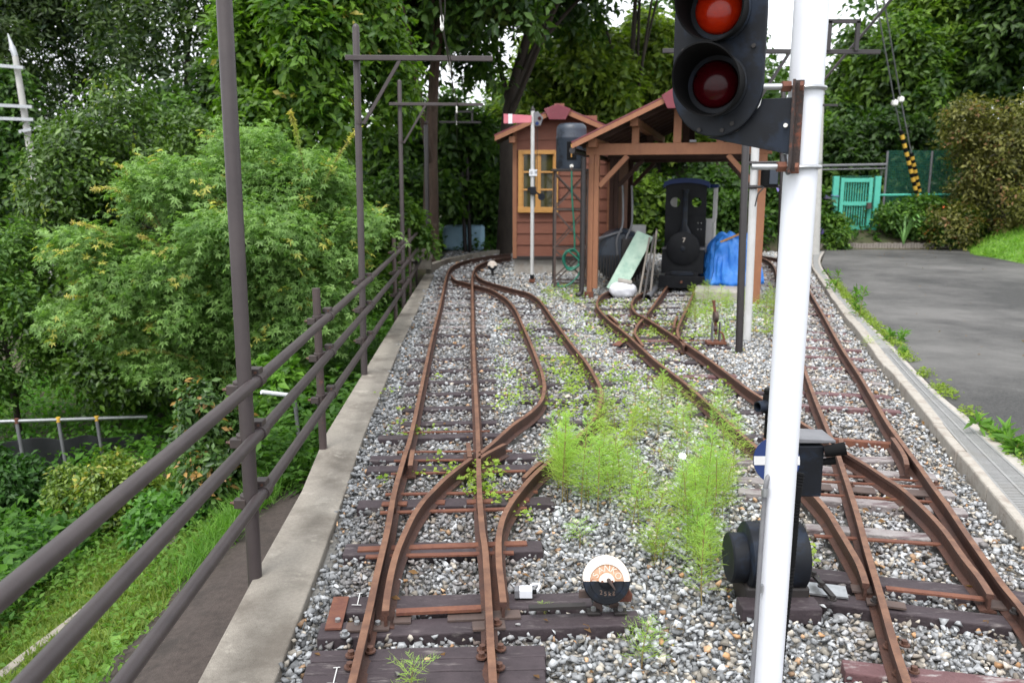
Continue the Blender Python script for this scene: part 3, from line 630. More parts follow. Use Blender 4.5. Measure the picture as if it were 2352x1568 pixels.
# masts
def mast(label, base, top, r, zb, x0, x1, sleeve=None, rect=None, group='overhead line masts', brace=True, m='pipe', name='overhead_mast', fence=False, base_z=None):
    base = Vector(base); top = Vector(top); t = thing(name, label, 'mast', tuple(base), 0, group)
    MB().tube([base, top - Z * .03, top - Z * .012, top], [r, r, r * .8, r * .3], 18).build('post', m, t, smooth=True)
    if sleeve: MB().cyl((base.x, base.y, base.z), lerp(base, top, sleeve), r * .86, n=16)
    d = (top - base).normalized(); pb = base + d * ((zb - base.z) / d.z)
    off = -(r + .022); yb = pb.y + off
    if zb:
        MB().bar((x0, yb, zb), (x1, yb + (x1 - x0) * .015, zb - .006), .04, .04).build('crossarm', m, t, bevel=.003)
        MB().cyl(pb - Z * .02, pb + Z * .02, r * 1.12, n=18).build('band', 'clamp', t)
        if brace:
            sx = 1 if x1 - pb.x > pb.x - x0 else -1
            MB().bar((pb.x + sx * .05, yb + .004, zb - .52), (pb.x + sx * .36, yb + .004, zb - .02), .026, .026, up=Vector((0, 1, 0))).build('brace', m, t)
            MB().cyl(pb - Z * .52, pb - Z * .49, r * 1.12, n=18).build('band', 'clamp', t)
    if rect:
        b = MB()
        for a, c in (((rect[0], 0), (rect[0], rect[2])), ((rect[1], 0), (rect[1], rect[2])), ((rect[0] - .02, rect[2]), (rect[1] + .02, rect[2]))):
            b.bar((a[0], yb, zb + a[1]), (c[0], yb, zb + c[1]), .035, .035, up=Vector((0, 1, 0)))
        b.build('loop_frame', m, t)
    return t
yA = 3.27
a1 = A(513, 0, yA); dd = (a1 - Vector((-1.112, yA + .03, -.0))); a2 = a1 + dd * .42
mA = mast('tall brown mast nearest the viewer, standing among the fence rails and cut off above', (-1.112, 3.3, -1.0), tuple(a2), .0300, a2.z - .3, a2.x - .2, a2.x + 1.35, fence=True)
for k in range(3): clampset(FN, (-1.105, 3.3, fz(k, 3.3) - .02), (fx(3.37), 3.37, fz(k, 3.3)), .030, RP)
tB = A(817, 55, 7.1); tC = A(917, 183, 11.8)
mB = mast('middle brown mast with a braced crossarm rising between the fence posts', (-1.31, 7.1, -1.0), tuple(tB), .0285, 2.655, A(796, 132, 7.1).x, A(1132, 132, 7.1).x)
mC = mast('thin farther brown mast with a lower braced crossarm before the dark tree', (-1.56, 11.8, -1.0), tuple(tC), .03, 2.72, A(895, 240, 11.8).x, A(1110, 240, 11.8).x)
for Y, xx in ((7.1, -1.305), (11.8, -1.555)):
    for k in range(3): clampset(FN, (xx, Y, fz(k, Y) - .02), (fx(Y + .07), Y + .07, fz(k, Y)), .0285, RP)
tD = A(978, 285, 17.2); bD = G(985, 606)
mast('distant black mast in front of the forked tree trunk', (bD.x, 17.2, -.1), tuple(tD), .045, 2.86, A(1010, 287, 17.2).x, A(1105, 287, 17.2).x, rect=(A(1048, 290, 17.2).x, A(1085, 290, 17.2).x, .2), m='downpipe', brace=False)
bE = G(1697, 808); tE = A(1722, 95, 8.1)
mast('brown mast standing in the gravel before the shed, its crossarm reaching behind the signal', tuple(bE), (tE.x, 8.12, 3.05), .036, 2.86, 1.4, A(2020, 122, 8.1).x, rect=(A(1898, 122, 8.1).x, A(1962, 122, 8.1).x, .26), m='downpipe')
bF = A(1790, 625, 15.6); tF = A(1800, 195, 15.6)
mast('distant mast behind the white signal post with a short low crossarm', (bF.x, 15.6, -.1), tuple(tF), .04, 3.05, A(1735, 205, 15.6).x, A(1925, 205, 15.6).x, m='downpipe', brace=False)
for xx, top, lab in ((1061, 395, 'thin black pole to the left of its twin beyond the track bend'), (1072, 330, 'thin black pole to the right of its twin beyond the track bend')):
    p = A(xx + 8, 580, 20.6); q = A(xx, top, 20.6); t = thing('thin_pole', lab, 'pole', (p.x, p.y, -.1), 0, 'thin poles beyond the bend')
    MB().cyl((p.x, p.y, -.1), q, .05, .045, n=10).build('shaft', 'downpipe', t, smooth=True); MB().cyl(q - Z * .9, q - Z * .84, .07, n=10).build('band', 'clamp', t)
# overhead wires with insulators
def wire(label, pts, ins, r=.006, name='overhead_wire', sag=0):
    t = thing(name, label, 'wire', tuple(pts[0]))
    MB().tube(spline(pts, .3), r, 6).build('cable', 'downpipe', t)
    for p in ins:
        d = Vector((0, 0, 1)); b = MB()
        b.lathe([(r_ * .42, z_ * .5) for r_, z_ in ((.006, -.10), (.022, -.085), (.03, -.05), (.02, -.02), (.026, 0), (.028, .05), (.018, .085), (.006, .1))], Matrix.Translation(p), 12); b.build('insulator', 'porcelain', t, smooth=True)
    return t
wire('sagging overhead wire with white insulators hung under the crossarms over the track', [A(1005, -60, 4.2), A(1016, 50, 5.2), A(1025, 110, 6.5), A(1033, 152, 7.1), A(1040, 195, 9), A(1050, 240, 11.7), A(1050, 285, 15), A(1049, 340, 17.2)], [A(1015, 52, 5.2), A(1032, 152, 7.08), A(1049, 252, 11.75), A(1049, 283, 17.1)])
wire('second thinner overhead wire looping beside the insulators', [A(1022, -60, 4.2), A(1022, 30, 5.2), A(1018, 80, 6.2), A(1036, 140, 7.1), A(1040, 215, 10), A(1052, 240, 11.8)], [], .004)

# ---------------------------------------------------------------- the big foreground signal
SGD = 2.53; mc = A(1812, 784, SGD * math.cos(TILT))
SG = thing('railway_signal', 'white signal mast with a dark two lens head turned to the track', 'signal', (mc.x, mc.y, 0))
MB().cyl((mc.x - .002, mc.y, -.1), (mc.x + .006, mc.y, 3.3), .0485, n=40).build('mast', 'white', SG, smooth=True)
yw = R(27); nrm = Vector((-math.sin(yw), -math.cos(yw), 0)); u_ = Vector((math.cos(yw), -math.sin(yw), 0))
c0 = A(1650, 197, 2.50)
def loc4(c, uu=u_, vv=Z, nn=nrm):
    m4 = Matrix.Identity(4)
    for i, q in enumerate((uu, vv, nn)): m4[0][i], m4[1][i], m4[2][i] = q
    m4.translation = c; return m4
S4 = loc4(c0); LP = .202
poly = []
for k in range(25): an = math.pi + math.pi * k / 24; poly.append((.131 * math.cos(an), .145 * math.sin(an)))
for k in range(25): an = math.pi * k / 24; poly.append((.131 * math.cos(an), LP + .145 * math.sin(an)))
MB().prism(poly, .022, S4).build('backplate', 'black', SG, bevel=.004)
br = [(-.03, -.146), (.06, -.13), (.12, -.06), (.125, -.042), (.207, -.042), (.207, -.198)]
MB().prism(br, .006, loc4(c0 - nrm * .012)).build('bracket_plate', 'black', SG, bevel=.001)
for i, (lm, z) in enumerate((('redlens', 0), ('orangelens', LP))):
    c = c0 + Z * z
    prof = [(.067 * math.cos(t), .012 + .034 * math.sin(t)) for t in np.linspace(0, math.pi / 2 - .03, 12)]
    MB().lathe([(.067, .0)] + prof, loc4(c + nrm * .022), 36).build('lens', lm, SG, smooth=True)
    vz = MB(); n = 44; vs = []
    for rad, rr in ((.0795, .0835),):
        for k in range(n):
            an = 2 * math.pi * k / n; L = .14 + .05 * math.sin(an)
            sp = 1.13
            for r_, zz, s_ in ((rr, .012, 1), (rr, L, sp), (rad, L, sp), (rad, .012, 1)): vs.append(loc4(c) @ Vector((r_ * s_ * math.cos(an), r_ * s_ * math.sin(an), .012 + zz)))
    fs = [(k * 4 + j, ((k + 1) % n) * 4 + j, ((k + 1) % n) * 4 + (j + 1) % 4, k * 4 + (j + 1) % 4) for k in range(n) for j in range(4)]
    vz.add(vs, fs).build('visor', 'blackmat', SG, smooth=True)
    MB().lathe([(.0835, 0), (.088, .004), (.088, .010), (.0835, .014)], loc4(c + nrm * .02), 40).build('visor_ring', 'black', SG, smooth=True)
for u, v in ((-.045, -.125), (.022, -.128), (.05, -.11), (-.1, .1), (.1, .1)):
    q = S4 @ Vector((u, v, .022)); MB().cyl(q, q + nrm * .006, .0065, n=6).build('bolt', 'steeldark', SG)
q = S4 @ Vector((.196, -.118, 0)); MB().cyl(q - nrm * .004, q + nrm * .008, .006, n=8).build('bolt', 'porcelain', SG)
ai = S4 @ Vector((.212, 0, -.01)); rot = Matrix.Rotation(-yw, 3, 'Z')
b = MB(); b.box(ai + Z * -.122, (.007, .036, .258), rot); b.box(ai + Z * -.122 + u_ * .010 - nrm * .02, (.026, .006, .258), rot); b.build('angle_iron', 'rustdark', SG, bevel=.002)
for z in (-.010, -.232):                            # U bolts round the mast and the arms that reach over to the plate
    zc = c0.z + z; b = MB(); ring = []
    for k in range(25): an = R(-205 + 230 * k / 24) ; ring.append((mc.x + .056 * math.cos(an), mc.y + .056 * math.sin(an), zc))
    b.tube(ring, .006, 8)
    b.build('clamp_band', 'zinc', SG, smooth=True)
    b = MB(); b.cyl(Vector((ai.x - .10, ai.y + .03, zc)), Vector((ai.x + .01, ai.y + .02, zc)), .009, n=10); b.build('clamp_rod', 'zinc', SG, smooth=True)
    b = MB(); b.cyl(Vector((ai.x - .03, ai.y + .02, zc)), Vector((ai.x - .006, ai.y + .02, zc)), .016, n=6); b.build('clamp_nut', 'rust', SG)
    b = MB(); b.cyl(Vector((ai.x + .012, ai.y - .012, zc - .002)), Vector((ai.x + .02, ai.y - .016, zc - .002)), .014, n=6); b.build('clamp_nut', 'rust', SG)
# conduits on the mast
MB().tube(spline([A(1722, 1640, 2.42), A(1732, 1500, 2.44), A(1745, 1300, 2.45), A(1753, 1180, 2.46), A(1758, 1120, 2.46), A(1764, 1095, 2.465), A(1775, 1085, 2.48)], .05), .0075, 10).build('grey_conduit', 'greymetal', SG, smooth=True)
for y_ in (1130, 1350): q = A(1757 - (y_ - 1130) * .055, y_, 2.455); MB().cyl(q - Z * .012, q + Z * .012, .011, n=10).build('conduit_clip', 'zinc', SG)
cp = spline([A(1838, 1085, 2.60), A(1829, 1150, 2.585), A(1816, 1300, 2.57), A(1799, 1450, 2.555), A(1783, 1600, 2.54)], .006)
MB().tube(cp, [.013 + .0022 * (i % 2) for i in range(len(cp))], 12).build('corrugated_conduit', 'blackmat', SG, smooth=True)
MB().tube(spline([A(1800, 355, 2.44), A(1803, 380, 2.44), A(1812, 398, 2.45)], .01), .008, 8).build('cable', 'greymetal', SG, smooth=True)
SG['label'] = 'tall white signal mast with a black head of two hooded lenses, orange over dark red'

# ---------------------------------------------------------------- point machine with disc indicator, beside the mast
pm = G(1762, 1392); PMx = thing('point_machine', 'black point machine with round drums and a blue and white disc indicator', 'point machine', tuple(pm))
Yp = 3.12
def drum(x0, x1, ytop, ybot, Y, m='black', name='drum', hor=True):
    a = A(x0, (ytop + ybot) / 2, Y); c = A(x1, (ytop + ybot) / 2, Y); r = (A(x0, ytop, Y).z - A(x0, ybot, Y).z) / 2
    return MB().lathe([(r * .94, 0), (r, .006), (r, (c - a).length - .006), (r * .94, (c - a).length)], loc4(a, Vector((0, 1, 0)), Z, Vector((1, 0, 0))), 36).build(name, m, PMx, smooth=True)
drum(1672, 1712, 1226, 1332, 3.15); drum(1709, 1840, 1202, 1343, 3.14); drum(1840, 1856, 1236, 1262, 3.14)
a = A(1705, 1340, 3.1); c = A(1845, 1400, 3.1)
MB().box(((a.x + c.x) / 2, 3.14, .02), (c.x - a.x, .2, .11)).build('base_casting', 'steeldark', PMx, bevel=.01)
a = G(1690, 1362); c = G(1840, 1368); MB().box(((a.x + c.x) / 2, 3.0, .0), (c.x - a.x + .05, .1, .07)).build('bed_timber', 'sleep', PMx, bevel=.006)
for xx in (1722, 1760, 1830): q = G(xx, 1400); MB().box((q.x, q.y, .012), (.04, .11, .012)).build('foot_lug', 'steel', PMx)
# column, lamp box, disc
q0 = A(1822, 1200, 3.2); q1 = A(1835, 1020, 3.2)
MB().cyl((q0.x, 3.2, .05), (q0.x, 3.2, q1.z), .02, n=12).build('column', 'black', PMx, smooth=True)
a = A(1836, 1135, 3.16); c = A(1886, 1020, 3.16)
MB().box(((a.x + c.x) / 2 - .01, 3.2, (a.z + c.z) / 2), (c.x - a.x + .03, .13, c.z - a.z)).build('lamp_box', 'black', PMx, bevel=.004)
h0 = (a.x + c.x) / 2; zt = c.z + .012
MB().prism([(-.07, 0), (.085, 0), (.085, .012), (-.07, .02)], .15, loc4(Vector((h0, 3.285, zt)), Vector((1, 0, 0)), Z, Vector((0, -1, 0)))).build('hood', 'greymetal', PMx, bevel=.003)
MB().cyl((h0 + .04, 3.13, c.z - .02), (h0 + .115, 3.11, c.z + .0), .022, .026, n=14).build('side_visor', 'blackmat', PMx, smooth=True)
MB().cyl((h0 + .04, 3.15, c.z - .07), (h0 + .09, 3.14, c.z - .06), .014, .016, n=12).build('side_visor', 'blackmat', PMx, smooth=True)
dc = A(1783, 1057, 3.08); rd = .0905
D4 = loc4(dc, Vector((1, 0, 0)), Vector((0, .28, .96)).normalized(), Vector((0, -.96, .28)).normalized())
pg = [(rd * math.cos(t), rd * math.sin(t)) for t in np.linspace(0, 2 * math.pi, 49)[:-1]]
MB().prism(pg, .006, D4).build('disc', 'bluedark', PMx)
bw = .017; xb = math.sqrt(rd * rd - bw * bw) - .0005
MB().prism([(-xb, -bw), (xb, -bw), (rd - .001, 0), (xb, bw), (-xb, bw), (-rd + .001, 0)], .002, D4 @ Matrix.Translation((0, 0, .0061))).build('white_band', 'whiteold', PMx)
for v in (-.022, .022): q = D4 @ Vector((-.015, v, .006)); MB().cyl(q, q + Vector((0, -.006, .002)), .006, n=8).build('rivet', 'rust', PMx)
# small lamp behind the mast
q = G(1775, 990); LM = thing('ground_lamp', 'small black lamp with a round nozzle peeping from behind the white mast', 'lamp', (q.x, 5.0, 0))
lc = A(1766, 930, 5.0)
MB().cyl((lc.x + .01, 5.0, -.05), (lc.x + .01, 5.0, lc.z), .03, n=14).build('stand', 'blackmat', LM, smooth=True)
MB().lathe([(.045, -.05), (.05, -.02), (.05, .06), (.042, .075), (.046, .08), (.046, .1), (.02, .1)], Matrix.Translation((lc.x + .012, 5.0, lc.z)), 24).build('housing', 'blackmat', LM, smooth=True)
MB().lathe([(.034, 0), (.034, .065), (.026, .065), (.026, .02)], loc4(Vector((lc.x - .03, 4.97, lc.z + .005)), Vector((.45, -.9, 0)).normalized(), Z, Vector((-.9, -.45, 0)).normalized()), 20).build('nozzle', 'black', LM, smooth=True)

# ---------------------------------------------------------------- weighted point levers
def text_mesh(txt, size, ext=.002):
    cu = bpy.data.curves.new('t', 'FONT'); cu.body = txt; cu.size = size; cu.extrude = ext; cu.align_x = 'CENTER'; cu.align_y = 'CENTER'
    o = bpy.data.objects.new('t', cu); COL.objects.link(o); dg = bpy.context.evaluated_depsgraph_get()
    me = bpy.data.meshes.new_from_object(o.evaluated_get(dg)); vs = [v.co.copy() for v in me.vertices]; fs = [tuple(p.vertices) for p in me.polygons]
    bpy.data.objects.remove(o); bpy.data.curves.remove(cu); bpy.data.meshes.remove(me); return vs, fs
wc = A(1394, 1333, 2.93); Wl = thing('point_lever', 'round white and black weight lettered SANKO 25kg on the near points', 'point lever', (wc.x, 2.95, 0))
nn = Vector((0, -.97, .24)).normalized(); vv = Vector((0, .24, .97)).normalized(); W4 = loc4(wc, Vector((1, 0, 0)), vv, nn)
rw = .0905
def half_disc(prof, up, m, name):                  # turned profile, upper or lower half
    n = 28; vs = []; s = 0 if up else math.pi
    for r_, z_ in prof:
        for k in range(n + 1): an = s + math.pi * k / n; vs.append(W4 @ Vector((r_ * math.cos(an), r_ * math.sin(an) - .002, z_)))
    mm = len(prof); fs = [(i * (n + 1) + k, i * (n + 1) + k + 1, (i + 1) * (n + 1) + k + 1, (i + 1) * (n + 1) + k) for i in range(mm - 1) for k in range(n)]
    return MB().add(vs, fs).build(name, m, Wl, smooth=True)
wp = [(0.001, -.05), (rw * .93, -.05), (rw, -.042), (rw, -.008), (rw * .95, 0), (rw * .72, .002), (rw * .70, -.004), (rw * .34, -.004), (rw * .32, .006), (rw * .25, .011), (.001, .012)]
WU = half_disc(wp, True, 'diskwhite', 'weight_upper'); WD_ = half_disc(wp, False, 'black', 'weight_lower')
rc = half_disc([(rw * .345, -.0025), (rw * .70, -.0025)], True, 'diskrust', 'recess')
for ch, deg in (('I', 178), ('S', 152), ('A', 120), ('N', 88), ('K', 57), ('O', 25)):
    vs, fs = text_mesh(ch, .034 if ch != 'I' else .024); an = R(deg); r_ = rw * .52; ro = Matrix.Rotation(an - math.pi / 2, 4, 'Z')
    MB().add([W4 @ (Matrix.Translation((r_ * math.cos(an), r_ * math.sin(an) - .002, -.003)) @ ro @ v) for v in vs], fs).build('letter', 'letter', WU)
for ch, dx, dy in (('2', -.022, -.045), ('5', -.006, -.050), ('k', .011, -.050), ('g', .026, -.044)):
    vs, fs = text_mesh(ch, .023); MB().add([W4 @ (Matrix.Translation((dx, dy, -.003)) @ v) for v in vs], fs).build('letter', 'letterdark', WD_)
q = W4 @ Vector((.004, .006, .012)); MB().tube([q + nn * -.004, q + nn * .012 + Vector((.0, 0, .002)), q + nn * .02 + Vector((.016, 0, -.022)), q + nn * .016 + Vector((.024, 0, -.036))], [.007, .008, .004, .003], 8).build('split_pin', 'steel', Wl, smooth=True)
for s_ in (-1, 1): q = W4 @ Vector((s_ * .019, 0, .012)); MB().cyl(q - nn * .003, q + nn * .001, .0042, n=10).build('rivet', 'rust', Wl)
for s_, x_ in ((-1, 1374), (1, 1412)):
    q = G(x_, 1405, .006); MB().prism([(-.022, 0), (.018, 0), (.014, .07), (-.004, .085)], .03, loc4(q + Vector((0, .03, .0)), Vector((s_ * -1, 0, 0)), Z, Vector((0, -s_ * -1, 0)))).build('bracket', 'steel', Wl, bevel=.003)
    MB().box(q + Vector((s_ * .02, -.01, .008)), (.05, .045, .012)).build('foot', 'steeldark', Wl, bevel=.003)
    MB().cyl(q + Vector((s_ * .02, -.01, .014)), q + Vector((s_ * .02, -.01, .026)), .011, n=6).build('bolt', 'zinc', Wl)
q = wc + Vector((.06, .07, -.09)); MB().prism([(-.05, -.03), (.045, -.03), (.05, .0), (.015, .05), (-.05, .05)], .012, loc4(q, Vector((1, 0, 0)), Z, Vector((0, -1, 0)))).build('arm_plate', 'rust', Wl, bevel=.004)
MB().bar(q + Vector((-.16, 0, .0)), q + Vector((0, .0, 0)), .014, .03).build('arm', 'steel', Wl)
# the small white box of the point detector
q = G(1203, 1370, .01); BX = thing('detector_box', 'small white electric box on the timber between the points', 'junction box', tuple(q))
MB().box(q + Vector((.008, 0, .022)), (.052, .045, .036)).build('case', 'white', BX, bevel=.003)
MB().box(q + Vector((-.029, -.003, .022)), (.018, .042, .034)).build('end_cap', 'greymetal', BX, bevel=.002)
MB().cyl(q + Vector((.034, 0, .022)), q + Vector((.052, 0, .022)), .009, n=10).build('gland', 'blackmat', BX)
MB().tube(spline([q + Vector((.05, 0, .022)), q + Vector((.062, .01, .035)), q + Vector((.06, .03, .04)), q + Vector((.03, .045, .028))], .01), .0055, 8).build('cable', 'white', BX, smooth=True)
MB().tube([q + Vector((-.036, .02, .03)), q + Vector((-.05, .028, .04)), q + Vector((-.035, .04, .04))], .006, 8).build('plunger', 'zinc', BX, smooth=True)
# far weighted lever, white over black
q = G(1131, 634); L2 = thing('point_lever', 'small round white and black weight at the far points before the hut', 'point lever', (q.x, q.y, 0))
c = Vector((q.x, q.y, .19)); F4 = loc4(c, Vector((1, 0, 0)), Z, Vector((0, -1, 0)))
for s, m, nm in ((0, 'diskwhite', 'weight_upper'), (math.pi, 'black', 'weight_lower')):
    MB().prism([(.088 * math.cos(s + math.pi * k / 16), .088 * math.sin(s + math.pi * k / 16)) for k in range(17)], .045, F4).build(nm, m, L2, bevel=.008)
MB().lathe([(.035, 0), (.035, .008), (.02, .012)], F4 @ Matrix.Translation((0, 0, .045)), 16).build('boss', 'diskwhite', L2, smooth=True)
MB().bar(c + Vector((0, .02, -.06)), c + Vector((.01, .02, -.2)), .05, .03, up=Vector((0, 1, 0))).build('stand', 'steeldark', L2)
MB().bar(c + Vector((0.1, .05, -.15)), c + Vector((-.15, .05, -.17)), .04, .02).build('arm', 'steeldark', L2)
# rusty lever stand on the shed points
q = G(1643, 790); L3 = thing('lever_stand', 'rusty hand lever stand with two sheave wheels beside the shed points', 'lever stand', (q.x, q.y, 0))
MB().box((q.x, q.y, .02), (.2, .14, .03)).build('base_plate', 'rust', L3, bevel=.004)
for s_ in (-1, 1): MB().prism([(-.05, 0), (.05, 0), (.03, .2), (-.03, .2)], .008, loc4(Vector((q.x + s_ * .035, q.y + .0, .035)), Vector((0, 1, 0)), Z, Vector((s_, 0, 0)))).build('cheek', 'greymetal', L3)
for z, r_ in ((.29, .06), (.17, .035)):
    MB().lathe([(r_, -.02), (r_ * .8, -.006), (r_ * .8, .006), (r_, .02)], loc4(Vector((q.x - .01, q.y, z)), Vector((0, 1, 0)), Z, Vector((1, 0, 0))), 20).build('sheave', 'steel', L3, smooth=True)
MB().tube([(q.x, q.y, .1), (q.x - .012, q.y, .3), (q.x - .03, q.y + .01, .42), (q.x - .035, q.y + .01, .46)], [.014, .016, .014, .02], 8).build('lever', 'rust', L3, smooth=True)
MB().tube([(q.x + .03, q.y - .03, .14), (q.x + .06, q.y - .05, .12), (q.x + .08, q.y - .06, .04)], .012, 8).build('spring_arm', 'rust', L3, smooth=True)

# ---------------------------------------------------------------- station hut
HX0, HX1, HY0, HY1 = .02, 1.84, 15.6, 17.6
HT_ = thing('station_hut', 'small red brown clapboard hut with a wooden window under a low gable roof', 'hut', ((HX0 + HX1) / 2, HY0, 0))
MB().box(((HX0 + HX1) / 2, (HY0 + HY1) / 2, .05), (HX1 - HX0 - .05, HY1 - HY0 - .05, .46)).build('foundation', 'concl', HT_, bevel=.01)
rxc = .85; zap = 2.97; zel, zer = 2.60, 2.62
b = MB(); z = .31
def gable(x, side): return lerp(zap, zel if side < 0 else zer, abs(x - rxc) / (rxc - HX0 + .05 if side < 0 else HX1 - rxc + .05))
b.prism([(HX0, .27), (HX1, .27), (HX1, gable(HX1, 1)), (rxc, zap - .02), (HX0, gable(HX0, -1))], HY1 - HY0, loc4(Vector((0, HY1, 0)), Vector((1, 0, 0)), Z, Vector((0, -1, 0))))
walls = b.build('wall', 'hutwood', HT_)
b = MB(); hh = .212
while z < 2.9:                                     # overlapping boards, each leaning out at its foot
    zt = z + hh; xa, xb = HX0 + .03, HX1 - .03
    if zt > 2.45:
        fL = (rxc - HX0) * max(0, (zap - z - .08)) / (zap - zel); fR = (HX1 - rxc) * max(0, (zap - z - .08)) / (zap - zer)
        xa = max(xa, rxc - fL); xb = min(xb, rxc + fR)
    if xb - xa > .1:
        for p0, p1 in (((xa, HY0 - .002), (xb, HY0 - .002)),):
            vs = []
            for x in (p0[0], p1[0]): vs += [(x, HY0 - .024, z), (x, HY0 + .01, z), (x, HY0 + .01, zt + .012), (x, HY0 - .006, zt + .012)]
            b.add(vs, [(0, 1, 2, 3), (7, 6, 5, 4), (0, 4, 5, 1), (1, 5, 6, 2), (2, 6, 7, 3), (3, 7, 4, 0)])
    z += hh
b.build('clapboard', 'hutwood', HT_)
b = MB()
for x in (HX0 + .03, HX1 - .03): b.box((x, HY0 - .018, 1.44), (.075, .05, 2.34))
b.build('corner_board', 'beam', HT_, bevel=.003)
MB().box(((HX0 + HX1) / 2, HY0 - .01, .28), (HX1 - HX0 + .02, .06, .06)).build('sill_board', 'steeldark', HT_, bevel=.003)
for xx, zz in ((HX0 - .02, 2.43), (HX1 - .04, 2.45)): MB().box((xx, HY0 - .1, zz), (.11, .3, .11)).build('purlin_end', 'beam', HT_, bevel=.004)
rf = MB(); th = .055
def slab(b, xa, za, xb, zb, y0, y1, t):
    vs = [];
    for y in (y0, y1): vs += [(xa, y, za), (xb, y, zb), (xb, y, zb + t), (xa, y, za + t)]
    b.add(vs, [(0, 1, 2, 3), (7, 6, 5, 4), (0, 4, 5, 1), (1, 5, 6, 2), (2, 6, 7, 3), (3, 7, 4, 0)])
slab(rf, -.32, 2.49, rxc, zap + .03, HY0 - .33, HY1 + .3, .02); slab(rf, rxc, zap + .03, 2.08, 2.50, HY0 - .33, HY1 + .3, .02)
ro = rf.build('roof', 'roofred', HT_)
b = MB(); slab(b, -.30, 2.462, rxc, zap + .002, HY0 - .30, HY1 + .28, .026); slab(b, rxc, zap + .002, 2.06, 2.472, HY0 - .30, HY1 + .28, .026); b.build('roof_boards', 'roofunder', HT_)
b = MB(); slab(b, -.31, 2.40, rxc, zap - .06, HY0 - .326, HY0 - .302, .088); slab(b, rxc, zap - .06, 2.07, 2.41, HY0 - .326, HY0 - .302, .088); b.build('barge_board', 'beam', HT_)
def ridgecap(par, x, y, z, w, h, d, m='roofred'):
    q = [(-w * .55, -h * .1), (-w * .33, -h), (w * .33, -h), (w * .55, -h * .1), (0, h * .35)]
    MB().prism(q, d, loc4(Vector((x, y, z)), Vector((1, 0, 0)), Z, Vector((0, -1, 0)))).build('ridge_cap', m, par, bevel=.004)
ridgecap(HT_, rxc - .04, HY0 - .3, zap + .0, .44, .2, .07)
# window: frame, mullion, bars, panes
wx0, wx1, wz0, wz1 = .115, .85, 1.12, 2.25
wf = MB(); yq = HY0 - .055; fw = .075
for x in (wx0 + fw / 2, wx1 - fw / 2): wf.box((x, yq, (wz0 + wz1) / 2), (fw, .07, wz1 - wz0))
for zz in (wz0 + .05, wz1 - fw / 2): wf.box(((wx0 + wx1) / 2, yq - .004, zz), (wx1 - wx0 - 2 * fw + .004 if zz > 2 else wx1 - wx0 + .01, .078, fw if zz > 2 else .1))
WF = wf.build('window', 'frame', HT_, bevel=.004)
mb_ = MB(); cxw = (wx0 + wx1) / 2; zi0, zi1 = wz0 + .1, wz1 - fw
mb_.box((cxw, yq + .002, (zi0 + zi1) / 2), (.05, .05, zi1 - zi0))
for s_ in (0, 1):
    xa, xb = ((wx0 + fw, cxw - .025), (cxw + .025, wx1 - fw))[s_]
    for k in (1, 2): mb_.box(((xa + xb) / 2, yq + .004, lerp(zi0, zi1, k / 3)), (xb - xa, .04, .032))
    for x in (xa + .012, xb - .012): mb_.box((x, yq + .006, (zi0 + zi1) / 2), (.024, .036, zi1 - zi0))
mb_.build('glazing_bars', 'frame', WF, bevel=.002)
MB().box((cxw, yq + .024, (zi0 + zi1) / 2), (wx1 - wx0 - .1, .012, zi1 - zi0)).build('panes', 'glass', WF)

# ---------------------------------------------------------------- semaphore
q = G(1222, 648); q.z = 0; SE = thing('semaphore_signal', 'thin white post with a pink red semaphore arm in front of the hut', 'semaphore signal', tuple(q))
t = A(1224, 255, q.y)
MB().cyl((q.x, q.y, .12), (q.x, q.y, t.z), .032, n=16).build('post', 'whiteold', SE, smooth=True)
MB().cyl((q.x, q.y, -.05), (q.x, q.y, .13), .034, n=16).build('foot', 'black', SE, smooth=True); MB().box((q.x, q.y - .02, .03), (.1, .1, .05)).build('anchor', 'rust', SE)
MB().lathe([(.036, 0), (.038, .02), (.02, .05), (.008, .075)], Matrix.Translation((q.x, q.y, t.z)), 14).build('finial', 'steeldark', SE, smooth=True)
ax0 = A(1157, 270, q.y).x; za = A(1157, 274, q.y).z
MB().prism([(ax0, -.072), (q.x - .02, -.055), (q.x - .02, .055), (ax0, .08)], .012, loc4(Vector((0, q.y - .036, za)), Vector((1, 0, 0)), Z, Vector((0, -1, 0)))).build('arm', 'semred', SE, bevel=.002)
MB().prism([(ax0 + .075, -.0725), (ax0 + .14, -.0715), (ax0 + .14, .078), (ax0 + .075, .0785)], .002, loc4(Vector((0, q.y - .0485, za)), Vector((1, 0, 0)), Z, Vector((0, -1, 0)))).build('white_stripe', 'white', SE)
MB().prism([(-.02, .1), (.05, .12), (.14, .02), (.1, -.1), (.02, -.12), (-.01, -.04)], .03, loc4(Vector((q.x + .03, q.y - .02, za)), Vector((1, 0, 0)), Z, Vector((0, -1, 0)))).build('spectacle', 'greymetal', SE, bevel=.004)
for dx, dz, m in ((.11, .01, 'redlens'), (.07, -.07, 'bluedark')): MB().cyl((q.x + dx, q.y - .052, za + dz), (q.x + dx, q.y - .058, za + dz), .03, n=16).build('spectacle_lens', m, SE)
zp = A(1222, 397, q.y).z; MB().box((q.x + .01, q.y - .04, zp), (.13, .012, .105)).build('name_plate', 'white', SE, bevel=.002)
for ch, dx in (('出', -.03), ('発', .045)):
    vs, fs = text_mesh(ch, .055, .001); m4 = loc4(Vector((q.x + .01 + dx, q.y - .0475, zp)), Vector((1, 0, 0)), Z, Vector((0, -1, 0)))
    if vs: MB().add([m4 @ v for v in vs], fs).build('plate_letter', 'greymetal', SE)
